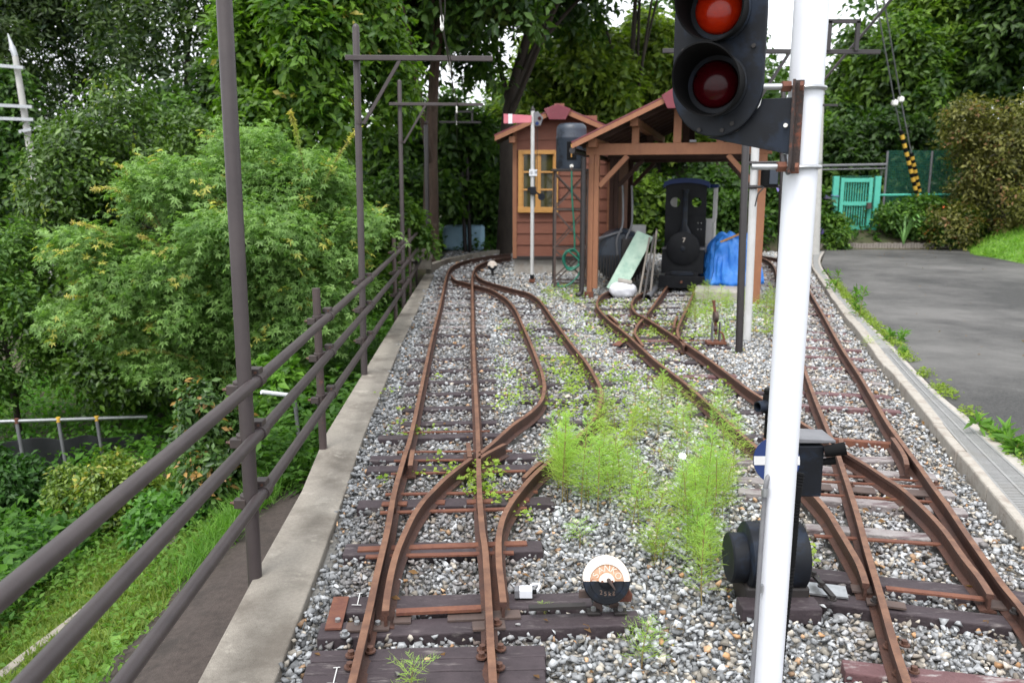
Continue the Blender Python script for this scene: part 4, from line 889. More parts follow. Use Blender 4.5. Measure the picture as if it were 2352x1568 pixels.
zc = A(1222, 438, q.y).z; MB().box((q.x + .01, q.y - .05, zc), (.1, .07, .13)).build('crank_box', 'black', SE, bevel=.006); MB().box((q.x - .06, q.y - .04, zc + .03), (.05, .03, .05)).build('crank_lug', 'black', SE)
MB().cyl((q.x + .15, q.y - .05, zc - .1), (q.x + .15, q.y - .02, zc - .1), .06, n=20).build('balance_weight', 'black', SE); MB().bar((q.x + .03, q.y - .035, zc), (q.x + .15, q.y - .035, zc - .1), .015, .03).build('balance_arm', 'black', SE)
MB().cyl((q.x + .075, q.y - .03, zc), (q.x + .075, q.y - .02, za - .08), .005, n=6).build('pull_rod', 'steeldark', SE)

# ---------------------------------------------------------------- water tank on its lattice stand
q = G(1312, 655); TY = q.y; tx = A(1312, 390, TY).x
TK = thing('water_tank', 'dark blue grey water tank on a rusty lattice stand between hut and shed', 'water tank', (tx, TY, 0))
zb = A(1312, 391, TY).z; zt = A(1312, 283, TY).z; r_ = .245
MB().lathe([(r_ * .97, zb + .02), (r_, zb + .05), (r_, zb + (zt - zb) * .66), (r_ * 1.012, zb + (zt - zb) * .67), (r_ * 1.012, zb + (zt - zb) * .70), (r_ * .985, zb + (zt - zb) * .72), (r_ * .985, zb + (zt - zb) * .86), (r_ * .93, zb + (zt - zb) * .94), (r_ * .75, zt - .006), (r_ * .3, zt)], Matrix.Translation((tx, TY + .05, 0)), 40).build('tank_body', 'tank', TK, smooth=True)
MB().box((tx - .01, TY - .192, zb + .3), (.15, .03, .28)).build('gauge_plate', 'blackmat', TK, bevel=.004); MB().cyl((tx - .015, TY - .215, zb + .2), (tx - .015, TY - .215, zb + .4), .01, n=8).build('gauge_glass', 'frame', TK)
MB().cyl((tx - .01, TY - .2, zb + .06), (tx - .01, TY - .23, zb + .06), .03, n=12).build('tap_plate', 'porcelain', TK); MB().tube([(tx - .01, TY - .2, zb + .05), (tx - .01, TY - .25, zb + .04), (tx - .01, TY - .26, zb - .03)], .012, 8).build('tap', 'steel', TK)
MB().box((tx, TY + .05, zb - .0), (.62, .6, .035)).build('platform', 'steeldark', TK, bevel=.003)
lx = (tx - .26, tx + .26); ly = (TY - .2, TY + .28); 
for x in lx:
    for y in ly: MB().bar((x + (0.0), y, -.06), (x, y, zb - .02), .035, .035, up=Vector((0, 1, 0))).build('leg', 'steel' if y < TY else 'steeldark', TK)
b = MB(); zs = [zb - .03, zb - .62, zb - 1.25, zb - 1.8]
for z in zs[1:]:
    for y in ly: b.bar((lx[0], y, z), (lx[1], y, z), .025, .025)
    for x in lx: b.bar((x, ly[0], z), (x, ly[1], z), .025, .025)
for i in range(3):
    for y in ly: b.bar((lx[0], y, zs[i] - .02), (lx[1], y, zs[i + 1] + .02), .02, .01, up=Vector((0, 1, 0))); b.bar((lx[1], y + .012, zs[i] - .02), (lx[0], y + .012, zs[i + 1] + .02), .02, .01, up=Vector((0, 1, 0)))
    for x in lx: b.bar((x, ly[0], zs[i] - .02), (x, ly[1], zs[i + 1] + .02), .02, .01, up=Vector((1, 0, 0)))
b.build('bracing', 'steel', TK)
HS = thing('garden_hose', 'green hose coiled on the tank stand and running down to the ground', 'hose', (tx, TY - .27, 0))
p = [(tx - .01, TY - .26, zb - .02), (tx, TY - .27, zb - .4), (tx + .04, TY - .27, zb - .9), (tx + .05, TY - .28, .62)]
hc = A(1313, 596, TY - .28)
for k in range(70):
    an = R(90 - 360 * k / 14); rr = .125 + .012 * math.sin(k * 1.7) + .004 * (k // 14); p.append((hc.x + rr * .98 * math.cos(an), TY - .27 - .012 * (k // 14), hc.z + rr * 1.15 * math.sin(an)))
e0 = p[-1]; p += [(hc.x + .14, TY - .33, hc.z - .05), (hc.x + .12, TY - .33, hc.z - .22), (hc.x + .02, TY - .34, .1), (hc.x - .1, TY - .35, .03), (hc.x - .2, TY - .3, .02), (hc.x - .21, TY - .2, .06)]
MB().tube(spline(p, .03), .014, 8).build('hose_line', 'hose', HS, smooth=True)

# ---------------------------------------------------------------- open shed
ang = R(-14.5); SHx, SHy = 1.2, 12.26                       # front left post; the ridge runs back along (0.25, 0.97)
SH = thing('open_shed', 'open timber shed with red brown posts and a red metal gable roof', 'shed', (SHx, SHy, 0), ang)
Wd, Dp, zbm, zpk = 2.33, 4.4, 2.13, 2.80
def sb(name, m, p0, p1, w, h, up=Z, bev=.004): return MB().bar(p0, p1, w, h, up).build(name, m, SH, bevel=bev, local=True)
Yv = Vector((0, 1, 0))
for v, m in ((0, 'beam'), (Dp * .5, 'beam_shaded'), (Dp, 'beam_shaded')):
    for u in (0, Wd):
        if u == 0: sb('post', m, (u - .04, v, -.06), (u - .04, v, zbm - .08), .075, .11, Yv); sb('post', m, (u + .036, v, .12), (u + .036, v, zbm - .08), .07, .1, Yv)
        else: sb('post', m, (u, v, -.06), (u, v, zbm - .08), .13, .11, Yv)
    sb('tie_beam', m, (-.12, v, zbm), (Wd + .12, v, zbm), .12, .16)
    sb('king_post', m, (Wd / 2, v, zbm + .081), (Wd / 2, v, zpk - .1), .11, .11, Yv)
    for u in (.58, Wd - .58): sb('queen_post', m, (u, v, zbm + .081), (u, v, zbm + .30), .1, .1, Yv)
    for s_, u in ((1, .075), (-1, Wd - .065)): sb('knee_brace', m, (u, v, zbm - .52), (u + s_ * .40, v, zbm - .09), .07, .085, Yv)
for u in (0, Wd): sb('wall_plate', 'beam', (u, -.28, zbm + .085), (u, Dp + .3, zbm + .085), .12, .12)
for u in (.58, Wd - .58): sb('purlin', 'beam', (u, -.28, zbm + .36), (u, Dp + .3, zbm + .36), .11, .11)
sb('ridge_beam', 'beam', (Wd / 2, -.28, zpk - .05), (Wd / 2, Dp + .3, zpk - .05), .1, .12)
sl_ = (zpk - zbm - .13) / (Wd / 2)
def shslab(name, m, o_, t_, v0, v1, e=.36, z_=0.0):
    b = MB(); zr = zpk + .035 + z_; ze = zr - sl_ * (Wd / 2 + e)
    slab(b, -e, ze, Wd / 2, zr, v0, v1, t_); slab(b, Wd / 2, zr, Wd + e, ze, v0, v1, t_); return b.build(name, m, SH, local=True)
shslab('roof', 'roofred', 0, .018, -.48, Dp + .5, .26, .03); shslab('roof_boards', 'roofunder', 0, .024, -.44, Dp + .46, .24, .0)
shslab('barge_board', 'beam', 0, .075, -.476, -.445, .25, -.05)
b = MB()
for k in range(9):
    v = .1 + k * (Dp - .2) / 8; zr = zpk + .0
    for s_ in (1, -1):
        x0 = Wd / 2; x1 = -.2 if s_ > 0 else Wd + .2; b.bar((x0, v, zr), (x1, v, zr - sl_ * abs(x1 - x0)), .05, .05)
b.build('rafters', 'beam_shaded', SH, local=True)
q_ = [(-.2, -.02), (-.115, -.19), (.115, -.19), (.2, -.02), (0, .1)]
MB().prism(q_, .06, loc4(Vector((Wd / 2, -.46, zpk + .03)), Vector((1, 0, 0)), Z, Vector((0, -1, 0)))).build('ridge_cap', 'roofred', SH, bevel=.004, local=True)
MB().box((-.04, -.07, .02), (.13, .05, .1)).build('post_foot', 'rust', SH, local=True)
for u, pxx in ((-.13, 0), (Wd + .3, 1)):
    p = [(u, -.2, 2.02), (u, -.2, 1.9), (u, -.2, 1.2), (u, -.2, .6), (u, -.2, .12), (u - .02 * (1 - 2 * pxx), -.22, .06), (u + (-.06 if not pxx else .07), -.25, .035)]
    MB().tube(spline([Vector(x) for x in p], .1), .037, 14, caps=False).build('downpipe', 'downpipe', SH, smooth=True, local=True)
    for zz in (1.55, .5): MB().cyl((u, -.2, zz), (u, -.2, zz + .035), .042, n=14).build('pipe_collar', 'downpipe', SH, local=True)
MB().tube([(-.28, -.3, zbm - .02), (-.28, Dp, zbm - .05)], .045, 10).build('gutter', 'downpipe', SH, smooth=True, local=True)
MB().box((Wd / 2 + .22, -.08, zbm + .1), (.09, .08, .03)).build('lamp_bracket', 'greymetal', SH, local=True)
# panels on the left side of the shed further back
MB().box((-.02, Dp * .78, 1.25), (.05, 1.4, 1.9)).build('side_panel', 'hutwood', SH, local=True)

# ---------------------------------------------------------------- locomotive and carriage behind
LO = thing('locomotive', 'small black steam locomotive numbered 7 with a blue cab roof parked in the shed', 'locomotive', (2.63, 12.78, 0), R(-14.5))
def lb(name, c, s, m='loco', bev=.006, par=LO): return MB().box(c, s).build(name, m, par, bevel=bev, local=True)
lb('buffer_beam', (0, 0, .15), (.70, .06, .19)); MB().cyl((0, -.03, .155), (0, -.06, .155), .02, n=8).build('coupling_hook', 'rust', LO, local=True)
lb('coupling_plate', (0, -.005, .285), (.34, .05, .06), 'black'); lb('frame', (0, .55, .22), (.5, 1.1, .16))
lb('front_skirt', (0, .1, .46), (.64, .08, .37)); lb('footplate', (0, .72, .655), (.66, 1.2, .03), 'greymetal')
lb('side_tank', (-.28, .52, .46), (.08, .8, .37)); lb('side_tank', (.28, .52, .46), (.08, .8, .37))
B4 = loc4(Vector((0, .06, .665)), Vector((1, 0, 0)), Z, Vector((0, -1, 0)))
MB().lathe([(.24, -.7), (.24, 0), (.255, .002), (.255, .03), (.22, .045), (.05, .055)], B4, 44).build('smokebox', 'loco', LO, smooth=True, local=True)
MB().lathe([(.045, 0), (.045, .02), (.02, .03)], B4 @ Matrix.Translation((0, 0, .05)), 16).build('door_dart', 'black', LO, local=True)
vs, fs = text_mesh('7', .10, .003); m7 = B4 @ Matrix.Translation((.012, .128, .052)); MB().add([m7 @ v for v in vs], fs).build('number', 'letter', LO, local=True)
MB().lathe([(.115, .885), (.1, .91), (.055, 1.0), (.045, 1.02), (.042, 1.5), (.052, 1.52), (.052, 1.56)], Matrix.Translation((0, .18, 0)), 24).build('chimney', 'black', LO, smooth=True, local=True)
cw, ch0, ch1, cy0 = .315, .67, 1.66, .42
arc = [(-cw, ch0), (cw, ch0)] + [(cw * math.cos(t), ch1 + .07 * math.sin(t)) for t in np.linspace(0, math.pi, 13)]
# cab front with two round windows: built as strips around the openings
def plate_holes(x0, x1, z0, z1, holes, y, th, name, m, par):
    b = MB(); xs = [x0] + [(holes[0][0] + holes[1][0]) / 2] + [x1]
    for i, (hx, hz, r) in enumerate(holes):
        a, c = xs[i], xs[i + 1]; n = 32; inner, outer = [], []
        for k in range(n):
            an = 2 * math.pi * k / n; dx, dz = math.cos(an), math.sin(an); inner.append((hx + r * dx, hz + r * dz))
            t = min(((c - hx) / dx) if dx > 1e-6 else ((a - hx) / dx if dx < -1e-6 else 1e9), ((z1 - hz) / dz) if dz > 1e-6 else ((z0 - hz) / dz if dz < -1e-6 else 1e9)); outer.append((hx + dx * t, hz + dz * t))
        for cx_, cz_ in ((a, z0), (a, z1), (c, z0), (c, z1)):   # square the corners
            kk = min(range(n), key=lambda k: (outer[k][0] - cx_) ** 2 + (outer[k][1] - cz_) ** 2); outer[kk] = (cx_, cz_)
        vs = [(p[0], y, p[1]) for p in inner + outer] + [(p[0], y + th, p[1]) for p in inner + outer]; fs = []
        for k in range(n):
            j = (k + 1) % n; fs += [(k, j, n + j, n + k), (2 * n + j, 2 * n + k, 3 * n + k, 3 * n + j), (j, k, 2 * n + k, 2 * n + j), (n + k, n + j, 3 * n + j, 3 * n + k)]
        b.add(vs, fs)
    return b.build(name, m, par, local=True)
plate_holes(-cw, cw, 1.16, ch1, [(-.165, 1.36, .075), (.165, 1.36, .075)], cy0, .015, 'cab_front', 'loco', LO)
lb('cab_lower', (0, cy0 + .0075, (ch0 + 1.16) / 2), (2 * cw, .015, 1.16 - ch0))
for s_ in (-1, 1): lb('cab_side', (s_ * (cw - .01), cy0 + .07, (ch0 + ch1) / 2), (.016, .11, ch1 - ch0)); lb('cab_side', (s_ * (cw - .01), cy0 + .33, ch0 + .2), (.016, .41, .4))
rfp = [(-cw - .035, ch1 - .005)] + [((cw + .035) * math.cos(t), ch1 + .012 + .065 * math.sin(t)) for t in np.linspace(math.pi, 0, 15)] + [(cw + .035, ch1 - .005)]
rfp = [((cw + .035) * math.cos(t), ch1 - .01 + .085 * math.sin(t)) for t in np.linspace(math.pi, 0, 15)]; low = [(x, z - .075) for x, z in rfp[::-1]]
MB().prism(rfp + low, .66, loc4(Vector((0, cy0 + .6, 0)), Vector((1, 0, 0)), Z, Vector((0, -1, 0)))).build('cab_roof', 'bluedark', LO, local=True)
for dx, dz in ((.2, .94), (.2, 1.04), (.25, .94), (.25, 1.04)): MB().cyl((dx, cy0, dz), (dx, cy0 - .006, dz), .006, n=6).build('rivet', 'porcelain', LO, local=True)
CA = thing('passenger_carriage', 'white panelled little carriage with a blue base behind the locomotive', 'carriage', (2.63 + .25 * 1.15 + .06, 12.78 + .968 * 1.15, 0), R(-14.5))
def cb(name, c, s, m, bev=.004): return MB().box(c, s).build(name, m, CA, bevel=bev, local=True)
cb('chassis', (0, .9, .42), (.76, 1.8, .2), 'bluedark'); M['panelwhite'] = mat('panel_white', (.56, .54, .52), (.5, .48, .46), rough=.6, scale=6)
for s_ in (-1, 1):
    cb('side_panel', (s_ * .37, .9, .78), (.03, 1.8, .52), 'panelwhite')
    for v in (.03, .6, 1.2, 1.77): cb('pillar', (s_ * .37, v, 1.3), (.05, .06, .56), 'panelwhite')
cb('end_panel', (0, .0, .8), (.70, .03, .56), 'panelwhite'); cb('carriage_roof', (0, .9, 1.61), (.84, 1.9, .06), 'bluedark', .02)
for s_ in (-1, 1):
    for v in (.4, 1.4): MB().cyl((s_ * .2, v, .2), (s_ * .24, v, .2), .12, n=20).build('wheel', 'steeldark', CA, local=True)
for s_ in (-1, 1):
    for v in (.3, .8): MB().cyl((s_ * .2, v, .19), (s_ * .24, v, .19), .11, n=20).build('wheel', 'steeldark', LO, local=True)

# ---------------------------------------------------------------- things stored in the shed
def blob(name, label, cat, c, s, m, seed, amp=.18, fr=2.2, fold=0.0, sub=4, flat=None, sq=1.0):
    import bmesh
    from mathutils import noise
    bm = bmesh.new(); bmesh.ops.create_icosphere(bm, subdivisions=sub, radius=1)
    for v in bm.verts:
        p = v.co.copy(); off = Vector((seed * 3.1, seed * 1.7, 0))
        k = 1 + amp * noise.noise(p * fr + off) + amp * .5 * noise.noise(p * fr * 2.3 + off)
        if fold: k += fold * (abs(noise.noise(Vector((p.x * 2.2 + p.z * 1.6, p.y * 2.2 - p.z, p.z * .9)) + off)) - .2) + fold * .5 * abs(noise.noise(p * 4.5 + off))
        p = Vector((math.copysign(abs(p.x) ** sq, p.x), math.copysign(abs(p.y) ** sq, p.y), math.copysign(abs(p.z) ** sq, p.z)))
        v.co = Vector((c[0] + p.x * k * s[0], c[1] + p.y * k * s[1], max(flat if flat is not None else -9, c[2] + p.z * k * s[2])))
    me = bpy.data.meshes.new(name); bm.to_mesh(me); bm.free(); me.materials.append(M[m]); me.polygons.foreach_set("use_smooth", [True] * len(me.polygons))
    o = bpy.data.objects.new(name, me); COL.objects.link(o)
    return tag(o, label, cat)
tc_ = A(1672, 605, 12.9)
def drape(name, label, cat, c, rx, ry, top, m, seed):      # a sheet thrown over a heap: sharp folds that widen towards the ground
    from mathutils import noise
    nt_, na = 34, 120; vs = []
    for i in range(nt_ + 1):
        t = i / nt_
        for k in range(na):
            an = 2 * math.pi * k / na; d = Vector((math.cos(an), math.sin(an), 0))
            base = .92 * (t ** .42) + .22 * max(0, t - .8)
            fo = abs(noise.noise(d * 2.3 + Vector((seed, t * .8, 1)))) * .30 + abs(noise.noise(Vector((d.x * 4, d.y * 4, t * 3.2 + seed)))) * .22
            cr = noise.noise(Vector((d.x * 3, d.y * 3, t * 6 + seed))) * .12
            lop = 1 + .22 * noise.noise(d * .9 + Vector((seed, 5, 0)))
            r = base * lop * (1 + (fo - .12) * (.25 + t)) + cr * t
            h = top * (1 - t ** 2.6) + top * .22 * noise.noise(Vector((d.x * r * 2.2 + seed, d.y * r * 2.2, 3))) * (1 - t)
            vs.append((c[0] + d.x * r * rx, c[1] + d.y * r * ry, c[2] + max(h, .0)))
    fs = [(i * na + k, i * na + (k + 1) % na, (i + 1) * na + (k + 1) % na, (i + 1) * na + k) for i in range(nt_) for k in range(na)]
    b = MB(); b.add(vs, fs); o = b.build(name, m, smooth=True); sm = o.modifiers.new('thickness', 'SOLIDIFY'); sm.thickness = .006
    o.data.set_sharp_from_angle(angle=R(60)); return tag(o, label, cat)
drape('tarpaulin_heap', 'crumpled bright blue tarpaulin heaped over goods beside the locomotive', 'tarpaulin', (tc_.x + .05, 12.95, .12), .46, .46, .74, 'tarp', 4.3)
q = G(1685, 690); SB = MB().box((q.x + .02, q.y + .42, .04), (.95, .62, .17), Matrix.Rotation(R(-14), 3, 'Z')).build('concrete_slab', 'concl', bevel=.03); tag(SB, 'low pale concrete slab under the blue tarpaulin', 'slab')
p0 = A(1655, 556, 12.7); p1 = A(1700, 537, 12.6); tag(MB().bar(p0, p1, .05, .03).build('timber_piece', 'frame', bevel=.004), 'short brown stick lying on top of the blue tarpaulin', 'stick')
# green white board leaning
a = G(1402, 668); Bd = MB(); bt = A(1482, 538, 12.75); d = bt - Vector((a.x, 12.35, .06))
Bd.bar(Vector((a.x, 12.35, .06)), bt, .27, .035, up=Vector((-.3, -1, .3))); tag(Bd.build('leaning_board', 'greenboard', bevel=.004), 'pale green weathered board leaning in the shed', 'board')
q = G(1432, 684); blob('sandbag', 'white sandbag lying on the rails before the shed', 'sandbag', (q.x, q.y + .12, .1), (.2, .14, .125), 'bag', 8, .10, 1.6, .03, 4, .0, .85)
tag(MB().box((q.x + .03, q.y + .1, .235), (.21, .12, .05), Euler((0, R(10), R(-8))).to_matrix()).build('flat_stone', 'concl', bevel=.012), 'flat pale stone resting on the white sandbag', 'stone')
for i, (xb, yb, xt, yt, lab) in enumerate(((1467, 682, 1492, 545, 'thin brown board leaning steeply, the leftmost beside the locomotive'), (1478, 688, 1502, 540, 'middle thin dark board leaning beside the locomotive'), (1493, 682, 1508, 530, 'pale edged board standing closest to the locomotive'))):
    b0 = G(xb, yb); b1 = A(xt, yt, b0.y + .5); o = MB(); vs = []
    for p in (Vector((b0.x, b0.y, .0)), b1):
        for dx, dy in ((-.014, 0), (.014, 0), (.1 + .014, .55), (.1 - .014, .55)): vs.append((p.x + dx, p.y + dy, p.z))
    o.add(vs, [(3, 2, 1, 0), (4, 5, 6, 7), (0, 1, 5, 4), (1, 2, 6, 5), (2, 3, 7, 6), (3, 0, 4, 7)]); tag(o.build('leaning_plank', 'greyply' if i != 1 else 'steeldark'), lab, 'board')
q = G(1487, 690); o = MB(); o.tube([Vector((q.x, q.y, .045)), Vector((q.x + .35, q.y + 1.3, .045))], .045, 16, caps=False); o.tube([Vector((q.x + .35, q.y + 1.3, .045)), Vector((q.x, q.y, .045))], .03, 16, caps=False); tag(o.build('grey_pipe', 'greymetal', smooth=True), 'short grey pipe lying beside the locomotive rails', 'pipe')
# old barrel-shaped machine with long handles
q = A(1420, 600, 12.95); OM = thing('barrel_machine', 'dark rounded machine with two bent handles at the left of the shed', 'machine', (q.x, 13.1, 0))
cb_ = Vector((q.x + .06, 12.92, .54)); B5 = loc4(cb_ + Vector((0, .6, 0)), Vector((1, 0, 0)), Z, Vector((0, -1, 0)))
MB().lathe([(.3, 0), (.4, .04), (.42, .3), (.40, .52), (.33, .585), (.1, .6)], B5, 40).build('hopper', 'tank', OM, smooth=True)
b = MB()
for k in range(17):
    dx = -.39 + k * .046; zz = math.sqrt(max(.002, .42 ** 2 - dx * dx)); b.box((cb_.x + dx, 12.86, .54 - (zz - .04) / 2 - .02), (.02, .03, zz + .04))
b.build('slatted_skirt', 'steeldark', OM)
MB().box((q.x + .22, 13.1, .56), (.36, .5, .5)).build('box_body', 'steeldark', OM, bevel=.01)
for dx in (0, .14):
    p = [(q.x - .02 + dx, 12.9, .55), (q.x - .04 + dx, 12.88, .8), (q.x + .04 + dx, 12.88, 1.0), (q.x + .05 + dx, 12.9, 1.3), (q.x + .04 + dx, 12.95, 1.62)]
    MB().tube(spline([Vector(x) for x in p], .06), .016, 8).build('handle', 'greymetal', OM, smooth=True)
MB().tube([(q.x - .35, 12.95, .8), (q.x + .05, 12.95, .92)], .02, 8).build('cross_tube', 'greymetal', OM, smooth=True)
p = A(1466, 548, 13.9); bk = tag(MB().box((p.x, 13.9, .75), (.22, .18, .45)).build('white_crate', 'whiteold', bevel=.006), 'worn white box standing behind the green board', 'box')

# ---------------------------------------------------------------- white post with lamp boxes beside the shed
q = G(1716, 778); q.z = 0; t = A(1734, 330, q.y); WP = thing('signal_post', 'shorter white post with a grey signal box on its arm by the shed corner', 'signal', tuple(q))
MB().cyl((q.x, q.y, -.05), (t.x, q.y, 2.6), .041, n=18).build('post', 'whiteold', WP, smooth=True)
for y_ in (375, 430):
    c = A(1733, y_, q.y - .06); e = A(1790, y_ - 2, q.y - .06); MB().cyl(c - Vector((.06, 0, 0)), e, .014, n=8).build('clamp_arm', 'downpipe', WP, smooth=True)
    MB().cyl(Vector((c.x, q.y, c.z - .02)), Vector((c.x, q.y, c.z + .02)), .047, n=18).build('clamp', 'steeldark', WP)
c = A(1768, 402, q.y - .05); MB().box(c, (.15, .14, .24)).build('signal_box', 'blackmat', WP, bevel=.01); MB().box(c + Vector((.02, -.072, .0)), (.085, .012, .19)).build('box_face', 'tank', WP, bevel=.004)
MB().tube(spline([c + Vector((-.05, -.05, -.1)), c + Vector((-.1, -.06, -.16)), c + Vector((-.13, -.06, -.2)), c + Vector((-.15, -.05, -.32))], .03), .007, 6).build('cable', 'steeldark', WP, smooth=True)

# ---------------------------------------------------------------- far right: gate, net fence, utility pole, guy wires, edging
gz0 = A(1915, 530, 21.5).z; gx0 = A(1910, 470, 21.5).x; gx1 = A(2017, 470, 21.5).x; gz1 = A(1950, 405, 21.5).z
GT = thing('garden_gate', 'turquoise barred metal gate on the bank beyond the road', 'gate', ((gx0 + gx1) / 2, 21.5, gz0))
for x in (gx0 + .07, gx1 - .06): MB().box((x, 21.5, (gz0 + gz1) / 2), (.15, .1, gz1 - gz0)).build('gate_post', 'gate', GT, bevel=.01)
b = MB(); xa, xb = gx0 + .19, gx1 - .2
for x in (xa + .04, xb - .04): b.box((x, 21.47, (gz0 + gz1) / 2 + .0), (.09, .06, gz1 - gz0 - .08))
for z in (gz0 + .08, (gz0 + gz1) / 2 + .0, gz1 - .1): b.box(((xa + xb) / 2, 21.475, z), (xb - xa - .1, .05, .1))
b.build('gate_frame', 'gate', GT, bevel=.004)
b = MB()
for k in range(9): x = xa + .14 + k * (xb - xa - .28) / 8; b.cyl((x, 21.49, gz0 + .1), (x, 21.49, gz1 - .1), .013, n=6)
b.build('bars', 'gate', GT)
b = MB()
for k in range(24): x = xa + k * (xb - xa) / 23; b.cyl((x, 21.53, gz0), (x, 21.53, gz1), .006, n=4)
for k in range(30): z = gz0 + k * (gz1 - gz0) / 29; b.cyl((xa, 21.53, z), (xb, 21.53, z), .006, n=4)
b.build('net', 'greennet', GT)
MB().box((xb - .08, 21.4, (gz0 + gz1) / 2 - .05), (.1, .1, .16)).build('lock', 'steel', GT, bevel=.01)
NF = thing('net_fence', 'dark green net fence on poles right of the turquoise gate', 'fence', (gx1 + .6, 22, gz0))
nx0 = A(2035, 400, 22).x; nx1 = A(2330, 400, 22.2).x; nz1 = A(2035, 347, 22).z
for k in range(4): x = lerp(nx0, nx1, k / 3); MB().cyl((x, 22, gz0 - .3), (x, 22, nz1), .03, n=8).build('fence_post', 'greymetal', NF)
b = MB(); 
for k in range(70): x = lerp(nx0, nx1, k / 69); b.bar((x, 22.03, gz0), (x, 22.03, nz1), .014, .004, up=Vector((0, 1, 0)))
for k in range(34): z = lerp(gz0, nz1, k / 33); b.bar((nx0, 22.03, z), (nx1, 22.03, z), .004, .014)
b.build('net', 'greennet', NF)
MB().cyl((nx0 - .6, 21.7, gz0 + .9), (nx1 + 3, 21.7, gz0 + .95), .03, n=8).build('top_pipe', 'gate', NF)
for y_, r2 in ((378, .035), (387, .02)): p = A(1880, y_ + 3, 21.8); e = A(2035, y_, 21.8); MB().cyl(p, e, r2, n=8).build('handrail', 'greymetal', NF)
for k in range(46):
    p = lerp(A(1885, 575, 20.75), A(2190, 573, 20.75), k / 45); hgt_ = .19 + random.uniform(-.012, .012)
    if k == 0: ED = thing('log_edging', 'row of short brown upright logs edging the bank along the road', 'edging', (p.x, 20.75, 0))
    MB().cyl((p.x, 20.75, -.05), (p.x + random.uniform(-.005, .005), 20.75, hgt_), .038, n=10).build('edging_log', 'greyply', ED, smooth=True)
p = Vector((A(1867, 592, 19.3).x, 19.3, -.1)); t = A(1893, -250, 19.3)
UP = thing('utility_pole', 'round grey concrete utility pole behind the white signal mast', 'utility pole', tuple(p)); MB().cyl(p, t, .15, .12, n=24).build('shaft', 'pole', UP, smooth=True)
for z in (2.1, 3.6): MB().cyl((lerp(p, t, (z + .1) / (t.z + .1)).x, 19.3, z), (lerp(p, t, (z + .1) / (t.z + .1)).x, 19.3, z + .05), .152, n=24).build('band', 'zinc', UP)
ct = thing('stay_cable', 'thick grey cable slanting up to the right from behind the signal mast', 'cable', tuple(A(1870, 215, 12)))
MB().tube(spline([A(1862, 222, 12), A(1940, 128, 10.4), A(2010, 45, 9), A(2090, -55, 7.6)], .3), .016, 8).build('cable_line', 'greymetal', ct, smooth=True)
def guy(label, top, ball, g0, g1, Y):
    pts = [A(*top, Y - 2), A(*ball, Y - .6), A(*g0, Y - .2), A(*g1, Y)]; t = thing('guy_wire', label, 'guy wire', tuple(pts[3]), 0, 'guy wires on the bank')
    MB().tube(pts, .018, 6).build('wire', 'greymetal', t)
    MB().lathe([(.03, -.08), (.075, -.05), (.085, 0), (.075, .05), (.03, .08)], Matrix.Translation(pts[1]), 14).build('insulator', 'porcelain', t, smooth=True)
    ds = 16
    for nm, par_, m in (('black_band', 0, 'blackmat'), ('yellow_band', 1, 'yellow')):
        b = MB()
        for k in range(ds):
            if k % 2 == par_: b.cyl(lerp(pts[2], pts[3], k / ds), lerp(pts[2], pts[3], (k + 1) / ds), .052, n=10)
        b.build(nm, m, t)
guy('guy wire with the longer yellow and black guard, left of its pair', (2012, 0), (2055, 237), (2069, 300), (2108, 455), 21.6)
guy('guy wire with the shorter yellow and black guard, right of its pair', (2030, 0), (2069, 229), (2093, 352), (2118, 470), 21.8)
# far left utility pole
p = A(88, 460, 17); t0 = A(35, 130, 17); t1 = A(18, 78, 17)
FP = thing('power_pole', 'pale concrete power pole with crossarms above the left hand trees', 'utility pole', (p.x, 17, p.z)); MB().tube([(p.x + .3, 17, p.z - 3), p, t0], [.085, .075, .055], 16).build('shaft', 'pole', FP, smooth=True)
MB().tube([t0, lerp(t0, t1, .4), lerp(t0, t1, .5), t1], [.055, .055, .04, .01], 12).build('top_cap', 'zinc', FP, smooth=True)
for (xa, ya), (xb, yb) in (((-40, 148), (55, 156)), ((-40, 240), (75, 246)), ((-40, 271), (78, 275)), ((45, 303), (98, 292))): MB().bar(A(xa, ya, 16.88), A(xb, yb, 16.88), .06, .06).build('crossarm', 'zinc', FP)
# pale sheets, block stack by the bend
bs = px([(1024, 585), (1110, 588)], -.05)
o = MB(); p = A(1065, 572, 21.3)
MB_ = o.box((p.x, 21.6, .28), (1.05, .8, .62)); tag(o.build('covered_stack', 'lightblue', bevel=.08), 'low stack under a pale blue cover beyond the track bend', 'stack')
for i, (z, lab) in enumerate(((.1, 'lower concrete block at the fence end'), (.3, 'upper concrete block at the fence end, on another'))):
    p = A(968, 590, 16.2); o = MB(); w_, h_, d_ = .39, .19, .19; cx, cy = p.x + .02 * i, 16.2
    for xx in (-.175, -.06, .06, .175): o.box((cx + xx, cy, z), (.035, d_, h_))
    for yy in (-.08, .08): o.box((cx, cy + yy, z), (w_ - .03, .028, h_ - .004))
    tag(o.build('concrete_block', 'conc'), lab, 'concrete block', 'concrete blocks at the fence end')
